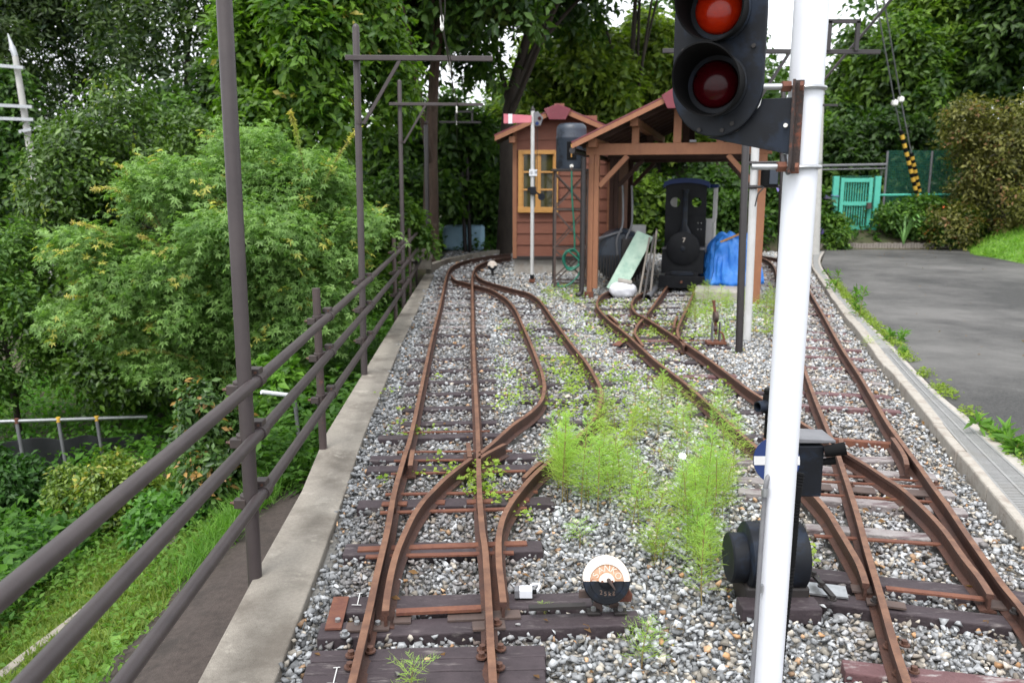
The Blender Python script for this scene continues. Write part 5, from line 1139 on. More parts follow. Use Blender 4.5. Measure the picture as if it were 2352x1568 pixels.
# lower left: grey handrail with black sheet behind, in the garden below
YH = 8.6; p0 = A(-60, 970, YH); p1 = A(338, 957, YH + .8)
HR = thing('garden_handrail', 'thin grey pipe handrail above black sheeting in the lower garden', 'handrail', tuple(p0)); MB().cyl(p0, p1, .021, n=10).build('top_rail', 'zinc', HR, smooth=True)
for f in (.02, .23, .465, .69): p = lerp(p0, p1, f); MB().cyl(p, p + Vector((.06, 0, -1.0)), .02, n=10).build('post', 'greymetal', HR, smooth=True); MB().cyl(p - Z * .025, p + Z * .028, .025, n=10).build('clamp', 'yellow' if f > .4 else 'rust', HR)
b = MB(); s0 = A(-80, 1015, YH + .1); s1 = A(560, 990, YH + 1.6); n = 40; vs = []
for k in range(n + 1):
    p = lerp(s0, s1, k / n); w_ = .02 * math.sin(k * 1.3); vs += [(p.x, p.y + w_, p.z + .02 * math.sin(k * .9)), (p.x, p.y + w_, p.z - .45), (p.x, p.y + w_ + .02, p.z - .45), (p.x, p.y + w_ + .02, p.z + .02 * math.sin(k * .9))]
b.add(vs, [(k * 4 + j, k * 4 + 4 + j, k * 4 + 4 + (j + 1) % 4, k * 4 + (j + 1) % 4) for k in range(n) for j in range(4)]); b.build('black_sheet', 'blacksheet', HR, smooth=True)
p0 = A(600, 900, 7.2); p1 = A(676, 909, 7.4); WRl = thing('white_rail', 'short white pipe rail behind the fence under the maple', 'handrail', tuple(p0))
MB().cyl(p0, p1, .02, n=10).build('top_rail', 'white', WRl, smooth=True); MB().cyl(p1 - Vector((.0, 0, 0)), p1 + Vector((.04, 0, -.7)), .018, n=10).build('post', 'greymetal', WRl, smooth=True)
# pale stone edge of the lawn below the fence
LE = thing('lawn_edging', 'long pale concrete edging along the lawn below the fence', 'edging', tuple(G(280, 1350, -1.2)))
pts = [G(x, y, -1.22) for x, y in ((-60, 1590), (20, 1535), (90, 1490), (178, 1436), (270, 1368), (400, 1285), (551, 1175), (620, 1120))]
for q in pts: q.z = hgt(q.x - wout(q.y), q.y)
MB().sweep(spline(pts, .15), [(-.035, -.1), (.035, -.1), (.032, .045), (-.032, .045)]).build('edge_stones', 'conc', LE, bevel=.006)

# ---------------------------------------------------------------- leaves
def nrmz(v): return v / np.maximum(np.linalg.norm(v, axis=1, keepdims=True), 1e-9)
def leaf_arrays(P, D, Nn, L, Wd, C, kind='leaf'):
    """P base points, D long axis, Nn face normal, L length, Wd width."""
    n = len(P); S = nrmz(np.cross(D, Nn)); U = nrmz(np.cross(S, D)); L = L[:, None]; Wd = Wd[:, None]
    if kind == 'leaf':                             # four corners folded along the midrib, tip drooping
        V = np.stack([P, P + D * L * .45 + S * Wd * .5 + U * Wd * .16, P + D * L - U * L * .12, P + D * L * .45 - S * Wd * .5 + U * Wd * .16], 1)
        F = np.array([[0, 1, 2], [0, 2, 3]])
    elif kind == 'blade':
        V = np.stack([P - S * Wd * .5, P + S * Wd * .5, P + D * L * .55 + S * Wd * .4 + U * L * .04, P + D * L * .55 - S * Wd * .4 + U * L * .04, P + D * L - U * L * .06], 1)
        F = np.array([[0, 1, 2], [0, 2, 3], [3, 2, 4]])
    else:                                          # maple: five pointed lobes
        V = [P]; an = [-1.75, -.9, 0, .9, 1.75]; ln = [.55, .85, 1.0, .85, .55]
        for a, l in zip(an, ln):
            tip = D * math.cos(a) + S * math.sin(a); side = S * math.cos(a) - D * math.sin(a)
            V.append(P + tip * L * l * .45 + side * L * .115 + U * L * .03); V.append(P + tip * L * l - U * L * .13); V.append(P + tip * L * l * .45 - side * L * .115 + U * L * .03)
        V = np.stack(V, 1); F = np.array([q for k in range(5) for q in ([0, 1 + 3 * k, 2 + 3 * k], [0, 2 + 3 * k, 3 + 3 * k])])
    k = V.shape[1]; FF = (F[None] + (np.arange(n) * k)[:, None, None]).reshape(-1, 3)
    return V.reshape(-1, 3), FF, np.repeat(C, k, 0)
def crown_leaves(blobs, nspray, per, slen, L, C0, C1, rng, ratio=.5, tipcol=None, tipfrac=0, droop=.3, inner=.55, kind='leaf', lowcut=-.75, flat=.5, jit=.25, frac_in=.25):
    """Sprays of leaves on twigs through a set of ellipsoids; each spray shares a tone."""
    B = np.array(blobs); ar = B[:, 3] * B[:, 4] + B[:, 4] * B[:, 5] + B[:, 3] * B[:, 5]
    k = rng.choice(len(B), nspray, p=ar / ar.sum()); d = nrmz(rng.normal(size=(nspray, 3))); bad = d[:, 2] < lowcut; d[bad, 2] *= -.4; d = nrmz(d)
    rr = np.where(rng.random(nspray) < frac_in, rng.uniform(.3, inner + .2, nspray), 1 - (1 - inner) * rng.random(nspray) ** 1.8 + rng.normal(0, .05, nspray))
    c = B[k, :3] + d * rr[:, None] * B[k, 3:]
    o = nrmz(d / B[k, 3:]); t = nrmz(o * .8 + rng.normal(0, .55, (nspray, 3)) + np.array([0, 0, -droop]))
    up = nrmz(o * .5 + np.array([0, 0, 1.0]) * flat + rng.normal(0, jit, (nspray, 3)))
    side = nrmz(np.cross(t, up)); tone = rng.normal(0, 1, nspray)
    s = np.tile((np.arange(per) + .5) / per, (nspray, 1)) + rng.normal(0, .03, (nspray, per)); sg = np.where(np.arange(per) % 2 == 0, 1, -1)[None, :] * np.ones((nspray, 1))
    T = np.repeat(t, per, 0); Sd = np.repeat(side, per, 0) * sg.reshape(-1, 1); Up = np.repeat(up, per, 0); sl = slen * np.repeat(rng.uniform(.6, 1.3, nspray), per)
    ss = s.reshape(-1)
    P = np.repeat(c, per, 0) + T * ((ss - .6) * sl)[:, None] + Sd * (rng.random(len(ss)) * .12 * sl)[:, None] - np.array([0, 0, 1]) * (droop * .5 * sl * ss ** 2)[:, None] + rng.normal(0, .012 + .05 * slen, (len(ss), 3))
    D = nrmz(T * .6 + Sd * rng.uniform(.4, 1.0, (len(ss), 1)) + rng.normal(0, .25, (len(ss), 3)) - np.array([0, 0, droop * .5]))
    Nn = nrmz(Up + rng.normal(0, jit * 1.3, (len(ss), 3)))
    Ln = L * np.clip(rng.normal(1, .22, len(ss)), .5, 1.5)
    mixv = np.clip(.5 + .28 * np.repeat(tone, per) + rng.normal(0, .18, len(ss)), 0, 1)[:, None]
    C = np.array(C0) * (1 - mixv) + np.array(C1) * mixv; C = C * np.clip(rng.normal(1, .12, (len(ss), 1)), .6, 1.5)
    if tipcol is not None:
        ts = rng.random(nspray) < tipfrac; ts &= rr > .85; tm = np.repeat(ts, per) & (ss > .25)
        C[tm] = np.array(tipcol) * np.clip(rng.normal(1, .2, (tm.sum(), 1)), .5, 1.5)
    return leaf_arrays(P, D, Nn, Ln, Ln * ratio, C, kind)
def ell_blobs(c, r, k, rng, fr=(.38, .55), top=-.5, squash=1.0):
    out = [(c[0], c[1], c[2], r[0] * .55, r[1] * .55, r[2] * .55)]
    for i in range(k):
        d = rng.normal(size=3); d /= np.linalg.norm(d); d[2] = d[2] if d[2] > top else -d[2] * .5
        f = rng.uniform(*fr); q = rng.uniform(1.0, 1.12) - f * .8
        out.append((c[0] + d[0] * r[0] * q, c[1] + d[1] * r[1] * q, c[2] + d[2] * r[2] * q, r[0] * f, r[1] * f, r[2] * f * squash))
    return out
def limbs(base, c, r, rng, n, r0, m, par, name='trunk', lean=None):
    b = MB(); base = Vector(base); top = Vector((c[0], c[1], c[2] + r[2] * .35)); mid = lerp(base, top, .45) + Vector((rng.normal(0, .06) * r[0], rng.normal(0, .06) * r[1], 0))
    if lean: mid += Vector(lean)
    tr = spline([base, lerp(base, mid, .5), mid, lerp(mid, top, .6), top], .3); nn = len(tr)
    b.tube(tr, [r0 * (1.25 if i == 0 else 1) * (1 - .8 * i / nn) for i in range(nn)], 12)
    for k in range(n):
        i = int(nn * rng.uniform(.3, .85)); p = tr[i]; d = Vector(rng.normal(size=3)); d.z = abs(d.z) * .5 + .1; d.normalize()
        e = Vector((c[0] + d.x * r[0] * .85, c[1] + d.y * r[1] * .85, max(p.z + .1, c[2] + d.z * r[2] * .7)))
        mm = lerp(p, e, .5) + Vector((0, 0, .08 * r[2])); rb = r0 * (1 - .8 * i / nn) * .55
        b.tube(spline([p, mm, e], .4), [rb * (1 - .75 * j / max(1, len(spline([p, mm, e], .4)) - 1)) for j in range(len(spline([p, mm, e], .4)))], 7)
    return b.build(name, m, par, smooth=True)
def bbox_crown(x0, y0, x1, y1, Y, depth=None):
    c = A((x0 + x1) / 2, (y0 + y1) / 2, Y); rx = (A(x1, 784, Y).x - A(x0, 784, Y).x) / 2; rz = (A(1176, y0, Y).z - A(1176, y1, Y).z) / 2
    return (c.x, c.y, c.z), (rx, depth or rx * .8, rz)
def crown_part(t, blobs, lm, name='crown', **k):
    V, F, C = crown_leaves(blobs, **k); V = V - np.array(t['_o']); return rows(name, V, F, lm, C, t)
def tree(label, cat, bb, Y, base, r0, seed, nspray, per, slen, L, C0, C1, m='leaf', bark='barkdark', nb=9, depth=None, name='broadleaf_tree', group=None, nl=6, zb=None, lean=None, fr=(.25, .42), top=-.5, **k):
    nb = int(nb * 1.7); C1 = (C1[0] * 1.5, C1[1] * 1.32, C1[2] * 1.1)
    if Y > 17: L = L * 1.5; nspray = int(nspray * .72); slen *= 1.2
    elif Y > 13: L = L * 1.2; nspray = int(nspray * .85)
    rng = np.random.default_rng(seed); c, r = bbox_crown(*bb, Y, depth)
    bx = A(base, 784, Y).x if base is not None else c[0]; u = bx - wout(Y); bz = hgt(u, Y) - .1 if zb is None else zb
    t = thing(name, label, cat, (bx, Y, bz), 0, group)
    limbs((bx, Y, bz), c, r, rng, nl, r0, bark, t, lean=lean)
    crown_part(t, ell_blobs(c, r, nb, rng, fr, top), m, rng=rng, nspray=nspray, per=per, slen=slen, L=L, C0=C0, C1=C1, **k)
    return t
DG, MG, LG = (.012, .034, .010), (.035, .085, .014), (.075, .165, .020)
YG = (.12, .2, .025)
NS = 1.0
# left: the maple, the glossy shrubs, the bushes of the lower garden
rng = np.random.default_rng(11)
mpl = thing('maple_tree', 'light green maple bush with small star leaves and yellow shoots behind the fence', 'tree', (-3.0, 9.6, -1.6))
c, r = bbox_crown(270, 330, 850, 900, 9.5, 1.3)
limbs((-2.9, 9.7, -1.6), c, r, rng, 10, .07, 'barkdark', mpl)
mb = []
for k in range(46):                                # tiers of flat sprays with gaps between them
    d = rng.normal(size=3); d /= np.linalg.norm(d); d[1] = -abs(d[1]); q_ = rng.uniform(.55, 1.08); f = rng.uniform(.38, .72)
    zz = d[2] * r[2] * q_; wid = r[0] * (1.12 - .35 * max(0, zz / r[2]))
    mb.append((min(c[0] + d[0] * wid * q_, -1.5 - f * .9), c[1] + d[1] * r[1] * q_, c[2] + zz, f, f * .85, f * rng.uniform(.26, .42)))
mb += [(*A(300, 620, 9.0), .6, .6, .25), (*A(230, 560, 8.9), .45, .4, .18), (*A(700, 400, 9.0), .5, .4, .22), (*A(820, 520, 8.9), .4, .4, .2), (*A(180, 720, 8.9), .4, .4, .16), (*A(560, 330, 9.2), .5, .5, .2)]
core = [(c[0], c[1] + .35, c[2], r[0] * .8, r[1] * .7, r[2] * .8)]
crown_part(mpl, core, 'leaf', name='inner_crown', rng=rng, nspray=1500, per=9, slen=.36, L=.065, C0=(.05, .11, .025), C1=(.11, .2, .06), kind='maple', droop=.35)  # core leaves coloured darker, painting shade into the gaps between tiers
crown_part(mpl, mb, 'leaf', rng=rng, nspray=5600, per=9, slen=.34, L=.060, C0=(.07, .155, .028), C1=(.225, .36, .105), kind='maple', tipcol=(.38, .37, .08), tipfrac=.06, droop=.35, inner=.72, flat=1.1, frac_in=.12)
for (x0, y0, x1, y1) in ((330, 600, 165, 530), (420, 600, 265, 455), (380, 540, 270, 395), (420, 730, 150, 700), (520, 760, 140, 780), (700, 400, 665, 275), (720, 480, 830, 310), (430, 640, 320, 560), (330, 480, 215, 455), (480, 840, 270, 830), (590, 540, 480, 480), (560, 640, 500, 575), (300, 780, 215, 800)):
    p0 = A(x0, y0, 8.9); p1 = A(x1, y1, 8.6); pts = [lerp(p0, p1, t) + Z * (.14 * math.sin(math.pi * t * .8)) for t in np.linspace(0, 1, 14)]
    sh = MB().tube(pts, .004, 5).build('shoot', 'stem', mpl)   # a long yellow shoot reaching out of the bush
    PP = np.array([lerp(pts[i], pts[i + 1], f) for i in range(3, 13) for f in (.0, .25, .5, .75)]); nP = len(PP)
    D = nrmz(rng.normal(size=(nP, 3)) + np.array([p1.x - p0.x, 0, p1.z - p0.z]) * .8 - np.array([0, 0, .4])); Nn = nrmz(rng.normal(0, .5, (nP, 3)) + np.array([0, -.4, 1]))
    tt = np.linspace(0, 1, nP)[:, None]; cc = np.array((.22, .33, .07)) * (1 - tt) + np.array((.48, .41, .10)) * tt; cc = cc * np.clip(rng.normal(1, .2, (nP, 1)), .6, 1.4)
    v, f, c_ = leaf_arrays(PP, D, Nn, np.full(nP, .055), np.full(nP, .03), cc, 'maple'); rows('shoot_leaves', v - np.array(mpl['_o']), f, 'leaf', c_, sh)

tree('tall dark glossy leaved shrub behind and left of the maple', 'shrub', (135, 200, 560, 800), 12.0, 300, .07, 21, 5200, 8, .34, .085, (.018, .046, .009), (.065, .135, .02), 'leafgloss', depth=1.6, name='evergreen_shrub', zb=-2.1, tipcol=(.24, .30, .05), tipfrac=.05, ratio=.48, nb=14, top=-.9)
tree('dark leafy shrub hanging low under the maple, left of the fence', 'shrub', (60, 560, 640, 940), 11.0, 330, .06, 22, 5200, 8, .32, .09, (.018, .050, .009), (.07, .15, .022), 'leafgloss', depth=1.3, name='evergreen_shrub', zb=-2.0, ratio=.5, nb=12, top=-.95)
tree('fresh green bush at the left edge of the picture above the handrail', 'shrub', (-160, 500, 150, 960), 10.5, 20, .05, 23, 2600, 8, .3, .075, (.035, .09, .02), (.085, .18, .03), depth=1.2, name='garden_shrub', zb=-2.0, ratio=.45, nb=10, top=-.9)
tree('tall bright green tree with large leaves behind the masts', 'tree', (540, -160, 930, 520), 13.5, 745, .075, 24, 5600, 9, .42, .115, (.028, .078, .010), (.085, .18, .018), depth=1.9, bark='bark', tipcol=(.30, .26, .05), tipfrac=.03, ratio=.52, nb=16, zb=-1.2, nl=9)
tree('shrubby undergrowth tree below the bright green tree', 'shrub', (700, 430, 990, 720), 14.3, 800, .05, 25, 2600, 8, .32, .09, (.025, .07, .012), (.075, .16, .022), depth=1.0, name='garden_shrub', zb=-1.2, ratio=.55, nb=9)
# shrubs of the lower garden
for bb, Y, lab, c0_, c1_, tip, ns, L in (((130, 1010, 350, 1300), 7.0, 'yellow green small leaved shrub in the lower garden', (.06, .12, .015), (.17, .24, .03), (.3, .28, .04), 2000, .05),
                              ((380, 890, 590, 1230), 6.7, 'shrub with reddish young tips just left of the nearest fence post', (.022, .06, .014), (.09, .17, .035), (.32, .19, .06), 1700, .065),
                              ((-90, 1030, 105, 1260), 7.4, 'dark green bush at the left edge in the lower garden', (.018, .06, .012), (.05, .13, .02), None, 1500, .06),
                              ((560, 820, 720, 1000), 8.3, 'broad leaved creeper bush below the white rail', (.06, .15, .02), (.13, .27, .03), None, 500, .12),
                              ((300, 1130, 520, 1260), 6.4, 'low leafy plant clump beside the lawn edging', (.04, .12, .02), (.1, .24, .035), None, 700, .07)):
    rng = np.random.default_rng(int(abs(bb[0]) + 31)); c, r = bbox_crown(*bb, Y, .38); zb_ = hgt(c[0] - wout(Y), Y) - .05
    t = thing('garden_shrub', lab, 'shrub', (c[0], Y, zb_)); limbs((c[0], Y, zb_), c, r, rng, 6, .018, 'barkdark', t)
    crown_part(t, ell_blobs(c, r, 10, rng, (.32, .5), -1), 'leafgloss' if ns > 1600 else 'leaf', rng=rng, nspray=ns, per=8, slen=.2, L=L, C0=c0_, C1=c1_, tipcol=tip, tipfrac=.12 if tip else 0, ratio=.5, inner=.6)
# big dark trees behind
tree('large dark pine like tree filling the upper left corner', 'tree', (-260, -260, 290, 520), 30, 60, .22, 41, 8000, 9, .8, .17, (.012, .032, .011), (.04, .075, .018), depth=4, name='dark_tree', ratio=.3, nb=16, zb=-2)
tree('dark airy tree with sky showing through beside the pine', 'tree', (230, -260, 660, 420), 26, 420, .2, 42, 2500, 9, .75, .15, (.014, .036, .012), (.045, .085, .02), depth=2.6, name='dark_tree', ratio=.35, nb=14, zb=-2, inner=.6)
tree('dark tree with a forked brown trunk at the end of the fence', 'tree', (790, -330, 1240, 330), 17.6, 992, .19, 43, 4300, 9, .55, .14, (.014, .042, .010), (.05, .115, .018), bark='bark', depth=3, nb=16, nl=8, ratio=.5, zb=-.15, lean=(-.12, 0, 0))
tree('very dark thick trunked tree directly behind the hut', 'tree', (1010, -420, 1580, 210), 20, 1158, .2, 44, 4600, 9, .65, .15, (.010, .032, .009), (.036, .085, .016), depth=3.2, nb=15, nl=8, ratio=.5, zb=-.15, lean=(-.75, 0, 0))
tree('dark leafy tree filling the view behind the middle masts', 'tree', (800, 240, 1160, 560), 21, 900, .1, 143, 4600, 9, .55, .14, (.016, .046, .010), (.06, .135, .02), depth=1.6, nb=12, zb=-.5)
tree('broad dark tree far behind the maple', 'tree', (330, 150, 760, 560), 22, 600, .1, 144, 4600, 9, .6, .15, (.013, .038, .011), (.045, .095, .02), depth=1.6, nb=12, zb=-1.8)
tree('high leafy canopy closing the sky above the shed', 'tree', (1270, -300, 1660, 100), 24, 1460, .14, 145, 2600, 9, .6, .14, (.022, .06, .012), (.085, .17, .025), depth=2.0, nb=12)
tree('pale green tree rising behind the hut roof', 'tree', (1150, 30, 1450, 470), 25, 1280, .15, 45, 3600, 9, .6, .15, (.04, .09, .014), (.14, .22, .03), depth=2.6, nb=13)
tree('yellow green tree between hut roof and shed roof', 'tree', (1370, 40, 1640, 440), 27, 1500, .15, 46, 3200, 9, .6, .16, (.045, .095, .015), (.15, .23, .035), depth=2.4, nb=12)
tree('mid green tree behind the signal head', 'tree', (1480, 190, 1780, 540), 29, 1640, .15, 47, 3000, 9, .65, .16, (.03, .075, .012), (.09, .17, .025), depth=2.4, nb=12)
tree('leafy tree behind the mast right of the sky gap', 'tree', (1690, 290, 1990, 600), 25, 1860, .15, 48, 3600, 9, .6, .15, (.022, .062, .012), (.075, .16, .022), depth=2.2, nb=12)
tree('dense dark green tree on the wooded bank above the gate', 'tree', (1890, 60, 2180, 420), 26, 2040, .16, 49, 4200, 9, .6, .15, (.02, .055, .011), (.075, .15, .022), depth=2.4, nb=13)
tree('bright green tree crown high on the wooded bank', 'tree', (2040, -110, 2330, 300), 27, 2200, .16, 50, 4200, 9, .65, .16, (.03, .08, .012), (.11, .2, .025), depth=2.4, nb=13)
tree('dark tree at the right edge of the wooded bank', 'tree', (2230, -200, 2560, 380), 25, 2400, .2, 51, 4200, 9, .6, .16, (.014, .038, .010), (.05, .105, .018), depth=2.4, nb=13)
tree('bronze tinted small leaved bush at the right edge beyond the road', 'shrub', (2110, 235, 2480, 590), 20.6, 2300, .09, 52, 5200, 8, .4, .07, (.05, .055, .014), (.13, .145, .04), depth=1.6, name='bronze_shrub', tipcol=(.22, .12, .05), tipfrac=.12, ratio=.45, nb=14, top=-.9)
tree('dark shaded bush behind the turquoise gate', 'shrub', (1880, 260, 2150, 530), 23.6, 2010, .08, 53, 3000, 8, .5, .12, (.010, .030, .008), (.032, .075, .014), depth=1.2, name='garden_shrub', nb=11, top=-.9)
tree('low green bush at the foot of the guy wires', 'shrub', (1990, 452, 2180, 580), 21.3, 2090, .04, 54, 1900, 8, .3, .075, (.025, .075, .012), (.08, .18, .025), depth=.5, name='garden_shrub', nb=9, top=-.9)
tree('orange flowered low bush beside the grass bank', 'shrub', (2130, 470, 2270, 590), 20.9, 2200, .04, 55, 1500, 8, .28, .065, (.02, .06, .012), (.07, .15, .022), depth=.5, name='garden_shrub', nb=8, top=-.9, tipcol=(.55, .12, .03), tipfrac=.03)
tree('low weeds bush left of the turquoise gate', 'shrub', (1872, 500, 1950, 585), 20.9, 1900, .03, 56, 700, 8, .25, .07, (.03, .085, .014), (.1, .2, .03), depth=.4, name='garden_shrub', nb=7, top=-.9)
for i, (bb, Y, lab) in enumerate((((1380, 350, 1580, 640), 20.5, 'leafy green bush seen through the open shed'), ((1540, 380, 1760, 640), 21.5, 'dark green bush seen past the locomotive'), ((1000, 330, 1200, 615), 23, 'green bush in the gap between trunk and hut'),
                           ((860, 380, 1010, 640), 18.5, 'shaded bush behind the far end of the fence'), ((1690, 420, 1900, 590), 21.8, 'bush with violet flowers behind the white posts'), ((1060, 180, 1330, 460), 28, 'light green bush far behind the hut'), ((1230, 300, 1420, 560), 23.5, 'dark bush directly behind the hut roof'), ((560, 300, 860, 640), 18, 'dark green bush behind the tall bright tree'), ((-200, 180, 260, 640), 20, 'dark bush beyond the glossy shrub at far left'), ((200, 250, 640, 700), 19, 'dark thicket bush behind the maple'))):
    tree(lab, 'shrub', bb, Y, None, .05, 60 + i, 2400 if i not in (8, 9) else 3400, 8, .45, .11, (.014, .042, .010), (.055, .13, .02) if i not in (0, 5) else (.12, .22, .03), depth=1.1, name='garden_shrub', nb=11, top=-.95, ratio=.55, tipcol=(.2, .16, .45) if i == 4 else None, tipfrac=.03 if i == 4 else 0)

# ---------------------------------------------------------------- far wood, ground cover, grass (nobody could count these)
rng = np.random.default_rng(90); bl = []
for k in range(70):
    x = rng.uniform(-30, 36); Y = rng.uniform(31, 40); z0 = hgt(x + 1.6, Y); h_ = rng.uniform(2, 3) if 9 < x < 14 else rng.uniform(4.5, 6.6) if x < -9 else (rng.uniform(4, 6.0) if x < 10 else rng.uniform(5, 6.5))
    bl.append((x, Y, z0 + h_ * .45, rng.uniform(1.8, 3), rng.uniform(1.2, 2), h_ * .62))
V, F, C = crown_leaves(bl, rng=rng, nspray=11000, per=8, slen=1.1, L=.30, C0=(.02, .055, .014), C1=(.08, .15, .03), ratio=.6, inner=.75)
tag(rows('distant_woods', V, F, 'leaf', C), 'mixed green woodland closing the view behind the near trees', 'woods', kind='stuff')
# creepers and weeds on the slope below the wall
def weeds(name, label, cat, pts, hts, L, C0, C1, seed, kind='leaf', ratio=.6, m='weed', per=5, spread=.05, upw=.6):
    rng = np.random.default_rng(seed); P0 = np.repeat(np.asarray(pts, float), per, 0); n = len(P0); h = np.repeat(hts, per)
    P = P0 + np.stack([rng.normal(0, spread, n), rng.normal(0, spread, n), rng.random(n) * h], 1)
    D = nrmz(np.stack([rng.normal(size=n), rng.normal(size=n), rng.normal(upw, .3, n)], 1)); Nn = nrmz(np.stack([rng.normal(0, .4, n), rng.normal(0, .4, n), np.ones(n)], 1))
    mx_ = np.clip(np.repeat(rng.random(len(pts)), per) * .7 + rng.random(n) * .3, 0, 1)[:, None]; C = np.array(C0) * (1 - mx_) + np.array(C1) * mx_
    Ln = L * rng.uniform(.6, 1.3, n); V, F, Cc = leaf_arrays(P, D, Nn, Ln, Ln * ratio, C, kind)
    return tag(rows(name, V, F, m, Cc), label, cat, kind='stuff')
def scatter_low(n, umin, umax, y0, y1, rng, dz=0):
    y = rng.uniform(y0, y1, n); u = rng.uniform(umin, umax, n); return np.array([(wout(b) + a, b, hgt(a, b) + dz) for a, b in zip(u, y)])
rng = np.random.default_rng(91)
pl = scatter_low(9000, -2.3, 0, .5, 8, rng); keep = np.array([p[0] - wout(p[1]) < pathl(p[1]) - .02 for p in pl]); pl = pl[keep]
weeds('lawn_grass', 'short bright grass on the strip below the wall', 'grass', pl, np.full(len(pl), .01), .07, (.085, .15, .022), (.19, .235, .045), 92, 'blade', .12, per=9, spread=.02, upw=1.2)
pl = scatter_low(3800, -2.6, -1.0, .8, 8.5, rng); pl = pl[np.array([math.sin(p[1] * 2.3) + math.sin(p[0] * 5) + rng.normal(0, .6) > -.3 for p in pl])]
weeds('lawn_weeds', 'bright leafy weeds growing over the lawn edge', 'weeds', pl, rng.uniform(.03, .16, len(pl)), .05, (.07, .155, .022), (.15, .27, .045), 93, ratio=.5)
pl = scatter_low(2600, -4.6, -2.15, 2.2, 7, rng)
weeds('tall_garden_weeds', 'taller dark green weeds growing between lawn edging and garden shrubs', 'weeds', pl, rng.uniform(.1, .42, len(pl)), .095, (.022, .075, .014), (.09, .20, .03), 194, ratio=.5, per=6, upw=.4)
pl = scatter_low(7500, -9, -2.3, 3, 15, rng)
weeds('ground_cover', 'dense green creepers and weeds covering the lower garden', 'weeds', pl, rng.uniform(.05, .32, len(pl)), .085, (.035, .11, .016), (.11, .25, .03), 94, ratio=.6)
pl = scatter_low(5200, -1.6, .0, 6.6, 15.4, rng)
weeds('slope_weeds', 'leafy weeds climbing the slope under the fence', 'weeds', pl, rng.uniform(.1, .75, len(pl)), .085, (.022, .07, .012), (.085, .185, .028), 95, ratio=.55, upw=.3)
pl = scatter_low(2600, -1.0, -.02, 5.0, 8.5, rng); pl = pl[np.array([p[0] - wout(p[1]) < pathl(p[1]) + .05 for p in pl])]
weeds('slope_grass', 'tall grass tufts at the foot of the wall', 'grass', pl, np.full(len(pl), .08), .17, (.07, .17, .025), (.15, .30, .045), 96, 'blade', .04, per=5, spread=.03, upw=1.3)
# undergrowth on the banks at the back
y = rng.uniform(20.8, 30, 9000); x = rng.uniform(-12, 22, 9000); pl = np.array([(a, b, hgt(a - wout(b), b)) for a, b in zip(x, y)])
pl = pl[(pl[:, 0] < 6.5) | (pl[:, 1] > 20.95)]
weeds('bank_undergrowth', 'shaded undergrowth on the bank beyond the tracks and road', 'weeds', pl, rng.uniform(.05, .5, len(pl)), .15, (.02, .06, .012), (.075, .16, .022), 97, ratio=.55)
y = rng.uniform(15.6, 21.5, 2500); x = rng.uniform(-6, -1.9, 2500); pl = np.array([(a, b, hgt(a - wout(b), b)) for a, b in zip(x, y)])
weeds('bend_undergrowth', 'undergrowth along the outside of the track bend', 'weeds', pl, rng.uniform(.05, .5, len(pl)), .1, (.03, .09, .014), (.1, .22, .03), 98, ratio=.55)
# grass on the bank at the right
vb = np.array([v.co[:] for v in bank.data.vertices]); pl = []
for k in range(5000):
    i = rng.integers(0, 8); j = rng.integers(0, m6 - 1); a, b_ = rng.random(2); q = i * m6 + j
    pl.append((vb[q] * (1 - a) + vb[q + 1] * a) * (1 - b_) + (vb[q + m6] * (1 - a) + vb[q + m6 + 1] * a) * b_)
weeds('bank_grass', 'mown bright grass on the bank at the far right', 'grass', pl, np.full(len(pl), .01), .11, (.11, .25, .03), (.24, .4, .06), 99, 'blade', .14, per=5, spread=.05, upw=.8)
# low clover-like weeds in the gravel
pl = []
for (poly_, n_) in (([(1100, 1060), (1110, 1160)], 14), ([(1150, 740), (1240, 950)], 26), ([(1250, 720), (1345, 900)], 46), ([(1290, 820), (1370, 960)], 26), ([(1240, 655), (1345, 700)], 80), ([(1000, 1095), (1070, 1140)], 2), ([(1045, 1080), (1075, 1115)], 9), ([(1105, 1065), (1130, 1110)], 4), ([(1345, 690), (1600, 790)], 110), ([(1600, 690), (1690, 780)], 70), ([(1380, 760), (1700, 900)], 34), ([(1700, 690), (1790, 770)], 40), ([(900, 860), (1000, 1130)], 10), ([(1120, 1130), (1260, 1200)], 6), ([(1380, 840), (1480, 1000)], 30), ([(1150, 850), (1360, 960)], 26), ([(1500, 800), (1560, 880)], 14), ([(1800, 1240), (1850, 1330)], 5)):
    (x0, y0), (x1, y1) = poly_
    for k in range(n_): p = G(rng.uniform(x0, x1), rng.uniform(y0, y1)); pl.append((p.x, p.y, .0))
weeds('gravel_weeds', 'small light green leafy weeds sprouting among the ballast', 'weeds', pl, rng.uniform(.015, .06, len(pl)), .032, (.16, .27, .03), (.36, .46, .09), 100, ratio=.75, per=10, spread=.045, upw=.25)
pl = []
for k in range(420): pl.append((rng.uniform(-.9, 3.2), rng.uniform(2.2, 14), rng.uniform(.0, .015)))
for k in range(160): pl.append((rng.uniform(5, 11), rng.uniform(15, 20.6), .037))
for k in range(60): pl.append((rng.uniform(3.2, 7), rng.uniform(4, 14), .037))
pl = [p for p in pl if p[0] < kx(p[1]) - .05 or p[0] > kx(p[1]) + .75]
weeds('fallen_leaves', 'small dry brown leaves lying on the ballast and the road', 'leaves', pl, np.full(len(pl), .004), .035, (.10, .055, .025), (.24, .13, .05), 102, ratio=.5, per=1, spread=.01, upw=.0)
